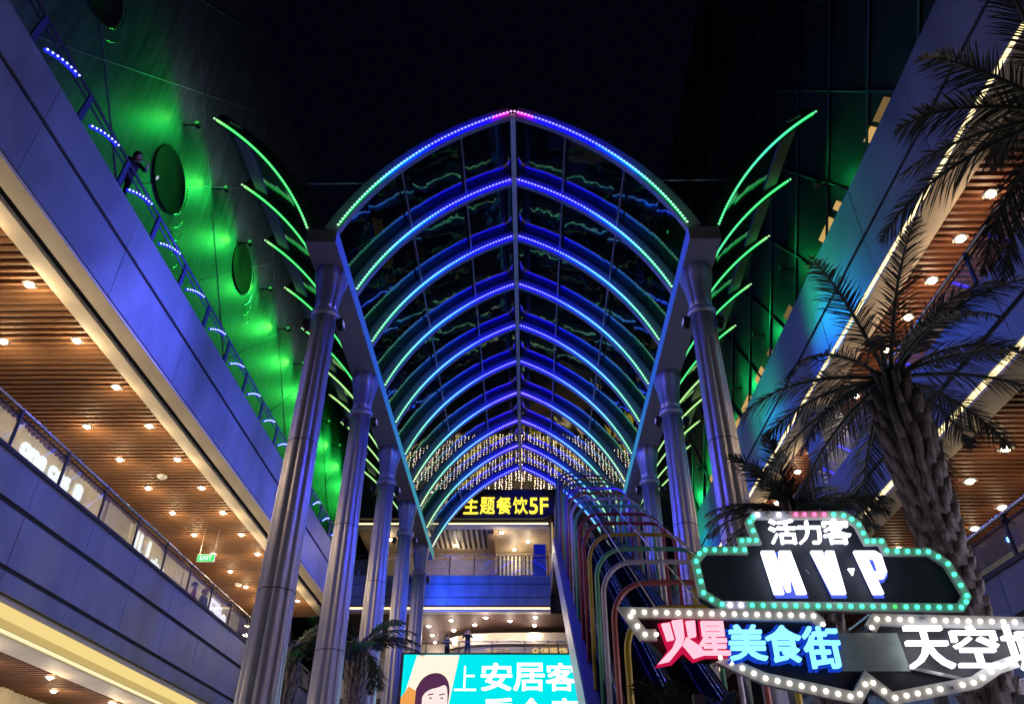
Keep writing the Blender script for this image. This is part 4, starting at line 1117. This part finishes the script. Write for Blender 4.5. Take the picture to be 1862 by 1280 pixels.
# ------------------------------------------------------------------ people
skin_m = mat('skin', (.52, .32, .24), .55, 0, .05)
def person(label, loc, rz, shirt, trousers, hair_col, arms, lean=0.0, group=None, H=1.7):
    t = thing('person', label, 'person', loc, rz, group)
    k = H/1.7; E_, V_, Rd, Tp = [], [], [], []
    def v(p, r, tp, par=None):
        V_.append(Vector(p)*k); Rd.append(r*k); Tp.append(tp)
        if par is not None: E_.append((par, len(V_)-1))
        return len(V_)-1
    lx = lean
    pel = v((0, 0, .92), .145, 't'); wa = v((0, -.25*lx, 1.08), .125, 's', pel); ch = v((0, -.6*lx, 1.28), .15, 's', wa); nk = v((0, -.95*lx, 1.43), .06, 'k', ch)
    h0 = v((0, -1.05*lx-.01, 1.53), .085, 'k', nk); h1 = v((0, -1.1*lx, 1.63), .095, 'k', h0); nose = v((0, -1.08*lx-.10, 1.555), .016, 'k', h0)
    for s, a in zip((-1, 1), arms):
        sh = v((s*.17, -.85*lx, 1.37), .062, 's', ch)
        el = v(a[0], .047, 's', sh); wr = v(a[1], .032, 'k', el)
        dr = (Vector(a[1])-Vector(a[0])).normalized(); pm_ = Vector(a[1])+dr*.06; pa = v(pm_, .036, 'k', wr)
        sd = dr.cross(Vector((0, 0, 1))); sd = sd.normalized() if sd.length > .1 else Vector((1, 0, 0))
        for q, ln in zip((-1.5, -.5, .5, 1.5), (.06, .075, .07, .055)):
            f1 = v(pm_+dr*.045+sd*q*.019, .010, 'k', pa); f2 = v(pm_+dr*(.045+ln)+sd*q*.021+Vector((0, 0, -.015)), .008, 'k', f1)
        th = v(pm_+sd*.045+dr*.02, .011, 'k', pa); v(pm_+sd*.055+dr*.055, .009, 'k', th)
    for s in (-1, 1):
        hp = v((s*.09, 0, .88), .10, 't', pel); kn = v((s*.10, -.02, .48), .065, 't', hp); an = v((s*.10, .01, .09), .045, 't', kn); v((s*.11, -.13, .035), .035, 'b', an)
    me = bpy.data.meshes.new('body'); me.from_pydata([tuple(p) for p in V_], E_, [])
    o = bpy.data.objects.new('body', me); C.objects.link(o)
    mo = o.modifiers.new('skin', 'SKIN'); sub = o.modifiers.new('sub', 'SUBSURF'); sub.levels = 1; sub.render_levels = 1
    for i, sv in enumerate(me.skin_vertices[0].data): sv.radius = (Rd[i], Rd[i]); sv.use_root = (i == 0)
    new = bpy.data.meshes.new_from_object(o.evaluated_get(bpy.context.evaluated_depsgraph_get()))
    bpy.data.objects.remove(o)
    ms = {'s': mat('shirt_'+shirt[0], shirt[1], .8), 't': mat('trousers_'+trousers[0], trousers[1], .8), 'k': skin_m, 'b': black_rubber}
    keys = list(ms); new.materials.clear()
    for q in keys: new.materials.append(ms[q])
    for p in new.polygons:
        c = p.center; j = min(range(len(V_)), key=lambda i: (V_[i]-c).length - Rd[i]*.6)
        p.material_index = keys.index(Tp[j]); p.use_smooth = True
    bo = link('body', new, t)
    hc = Vector((0, -1.08*lx+.012, 1.60))*k; hb = MB(); rs = []
    for i in range(8):
        a = math.pi/2*(i/7)*1.0; rad = .112*k*math.cos(a)+.004; z = .115*k*math.sin(a)
        rs.append([(hc.x+rad*.92*math.cos(2*math.pi*j/14), hc.y+rad*math.sin(2*math.pi*j/14)+(.02 if math.sin(2*math.pi*j/14) > 0 else 0), hc.z+z-(.07*k*max(0, math.sin(2*math.pi*j/14)) if i == 0 else 0)) for j in range(14)])
    hb.rings(rs, 0, True); hb.build('hair', mat('hair_'+hair_col[0], hair_col[1], .5), t)
    eb = MB()
    for s in (-1, 1): eb.octa((s*.033*k, (-1.06*lx-.088)*k, 1.585*k), .010*k)
    e = eb.build('eyes', black_rubber, t)
    mb_ = MB(); mb_.box(-.025*k, .025*k, (-1.04*lx-.088)*k, (-1.04*lx-.078)*k, 1.497*k, 1.507*k); mb_.build('mouth', mat('lips', (.35, .12, .11), .5), t)
    return t
person('person in dark shirt with short black hair leaning over the blue railing holding a phone', (-11.25, 15.0, 16.84), R(62), ('navy', (.03, .03, .06)), ('black', (.02, .02, .025)), ('black', (.012, .010, .010)),
       (((-.24, -.30, 1.12), (-.12, -.62, 1.05)), ((.24, -.32, 1.12), (.10, -.62, 1.05))), .16, H=1.85)
ph = thing('phone', 'phone held over the blue railing by the leaning person', 'phone', (-10.52, 15.25, 18.0)); b = MB(); b.box(-.04, .04, -.005, .005, -.08, .08); b.build('case', black_rubber, ph)
b = MB(); b.box(-.035, .035, -.008, -.0055, -.07, .07); b.build('screen', emit('phone_glow', (.6, .7, .9), .8), ph)
person('person in black top at lower end gallery railing with both arms raised to face', (-3.55, 46.9, 11.98-.12), R(0), ('black', (.015, .015, .018)), ('slate', (.05, .06, .09)), ('black', (.012, .010, .010)),
       (((-.30, -.10, 1.18), (-.12, -.24, 1.45)), ((.30, -.10, 1.18), (.12, -.24, 1.45))))
person('person in dark brown top beside the railing at left of lower end gallery', (-4.75, 47.0, 11.6), R(35), ('brown', (.05, .025, .02)), ('black', (.02, .02, .025)), ('black', (.012, .010, .010)),
       (((-.28, -.05, 1.12), (-.24, -.26, 1.0)), ((.28, -.05, 1.12), (.24, -.28, 1.02))))
person('brown haired person with grey top behind the sixth pane of left railing', (-12.5, 29.7, 9.62-.62), R(80), ('grey', (.20, .18, .20)), ('black', (.02, .02, .025)), ('brown', (.16, .08, .04)),
       (((-.27, 0, 1.1), (-.24, -.15, .9)), ((.27, 0, 1.1), (.24, -.15, .9))))
person('dark haired person in red top beside the brown haired person behind left railing', (-12.6, 28.9, 9.62-.62), R(120), ('red', (.30, .05, .05)), ('black', (.02, .02, .025)), ('dark', (.05, .03, .02)),
       (((-.27, 0, 1.1), (-.24, -.15, .9)), ((.27, 0, 1.1), (.24, -.15, .9))))
